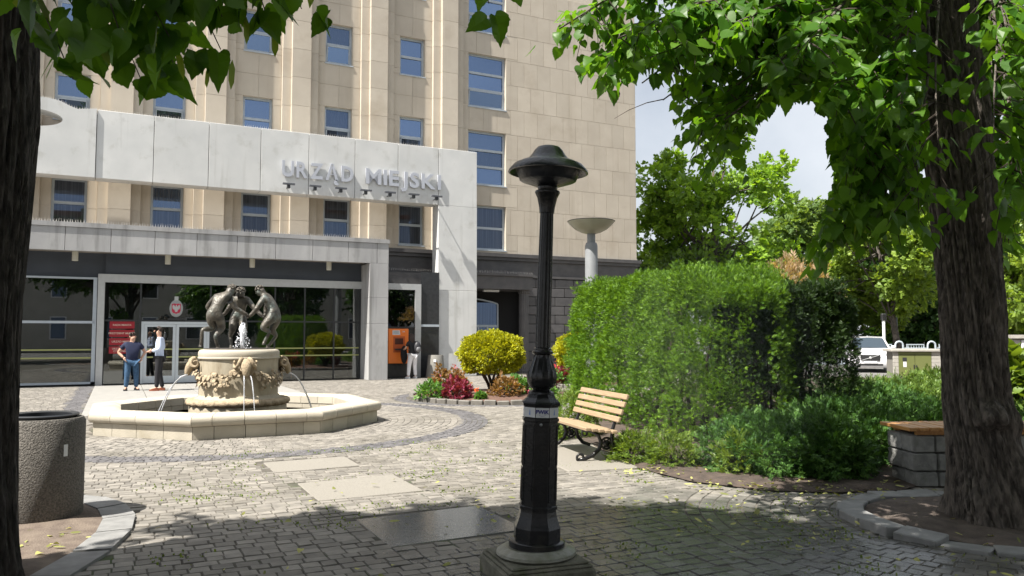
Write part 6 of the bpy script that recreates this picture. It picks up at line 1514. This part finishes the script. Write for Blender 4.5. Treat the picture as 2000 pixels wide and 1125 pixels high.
for (x, y, r, h, m, lb_) in ((1.5, 25.0, .45, .35, GRN, 'green plants at the left of the farther flower bed'), (2.2, 24.6, .5, .35, GRN, 'green plants at the front of the farther flower bed'), (1.3, 25.7, .25, .5, PNK, 'pink flowers in the farther flower bed'), (1.65, 24.9, .2, .42, PUR, 'red leaved plant in the farther flower bed')):
    mound((x, y, .08), r, h, m, lb_, 'plant', 500, .11, TUFT, 'bedding_plant', .4)
def flower(x, y, h, m, label, n=26, w=.04):
    r = empty('flower', (x, y, .1), 0, label, 'flower'); MB().tube([(0, 0, 0), (.01, 0, h)], .006, 5).build('stalk', mat('stalk_green', (.08, .14, .03), .8), r)
    P_ = np.array([(random.gauss(0, w), random.gauss(0, w), h - random.random() * h * .35) for _ in range(n)]); N_ = rng.normal(0, 1, (n, 3)); tag(mesh_obj('bloom', scatter('bloom', spray_groups(P_, N_, .06, TUFT), m), None, r), kind='stuff')
flower(-1.48, 20.3, .75, PNK, 'tall pink flower spike in the flower bed'); flower(-1.9, 20.6, .6, PNK, 'pink flower spike behind the bronze plant')
flower(-.85, 19.2, .22, ORG_, 'small orange flower in the mulch', 14, .025); flower(.42, 19.5, .2, PNK, 'pink flower under the golden shrub', 14, .03); flower(1.55, 26.2, .7, PNK, 'pink flower spike before the dark wall')

# ---------------------------------------------------------------- fallen leaves, moss and grass in the joints
random.seed(77); P_ = []; S = []
def drop(n, f):
    k = 0
    while k < n:
        x, y = f(); px, py = proj(x, y, 0)
        if y < 4.5: continue
        k += 1; P_.append((x, y, .03 + random.random() * .012)); S.append(random.uniform(.035, .08))
drop(230, lambda: (random.gauss(2.3, 1.5), random.gauss(6.7, 1.3))); drop(130, lambda: (random.uniform(1.9, 4.1), random.gauss(8.35, .28))); drop(50, lambda: (random.uniform(-3, 1), random.uniform(4.8, 9))); drop(40, lambda: (random.uniform(-4.3, -3.2), random.uniform(5, 6.6))); drop(60, lambda: (random.uniform(1.2, 2.4), random.uniform(9, 10.5)))
n = len(P_); P_ = np.array(P_); D = rng.normal(0, 1, (n, 3)); D[:, 2] *= .12; M = basis(D, np.tile((0, 0, 1.0), (n, 1)) + rng.normal(0, .22, (n, 3))) * np.array(S)[:, None, None]
LIT = leaf_mat('fallen_leaf', (.30, .31, .10), .2, .5, .6); half = rng.random(n) < .55
tag(mesh_obj('fallen_leaves', scatter('fallen_leaves', [(LEAF_V * .9, LEAF_F, M[half] * .8, P_[half], rng.random(half.sum())), (BRACT_V, BRACT_F, M[~half] * 1.2, P_[~half], rng.random((~half).sum()))], LIT)), kind='stuff')
P_ = []
spots = [(random.uniform(-4, 4.5), random.uniform(5, 12)) for _ in range(110)]
for cx, cy in spots:
    for q in range(random.randrange(12, 60)):
        x, y = cx + random.gauss(0, .16), cy + random.gauss(0, .12)
        if not blocked(x, y, .02): P_.append((x, y, -.012))
P_ = np.array(P_); n = len(P_); N_ = np.tile((0, 0, 1.0), (n, 1)) + rng.normal(0, .4, (n, 3))
tag(mesh_obj('joint_grass', scatter('joint_grass', spray_groups(P_, N_, .028, TUFT, .3, .6), leaf_mat('joint_grass_green', (.16, .23, .04), .3, .4))), kind='stuff')

# ---------------------------------------------------------------- fine water mist blown from the lamp post
mv = bpy.data.materials.new('mist_volume'); mv.use_nodes = True; nt, N, L = nodes_of(mv); N.remove(N['Principled BSDF'])
pv = N.new('ShaderNodeVolumePrincipled'); pv.inputs['Color'].default_value = (.92, .95, 1, 1); pv.inputs['Density'].default_value = .022; pv.inputs['Anisotropy'].default_value = .3
L.new(pv.outputs[0], N['Material Output'].inputs['Volume'])
mb = MB().ball((0, 0, 0), (.95, 1.0, 1.15), 32, 20)
mb.v = [(x * (1 + .18 * noise.noise((x, y, z))), y, z * (1 + .12 * noise.noise((x, y + 3, z)))) for x, y, z in mb.v]
tag(mb.build('water_mist', mv, None, 'all', loc=(1.75, 6.9, 1.32), rot=(0, R(12), 0)), kind='stuff')
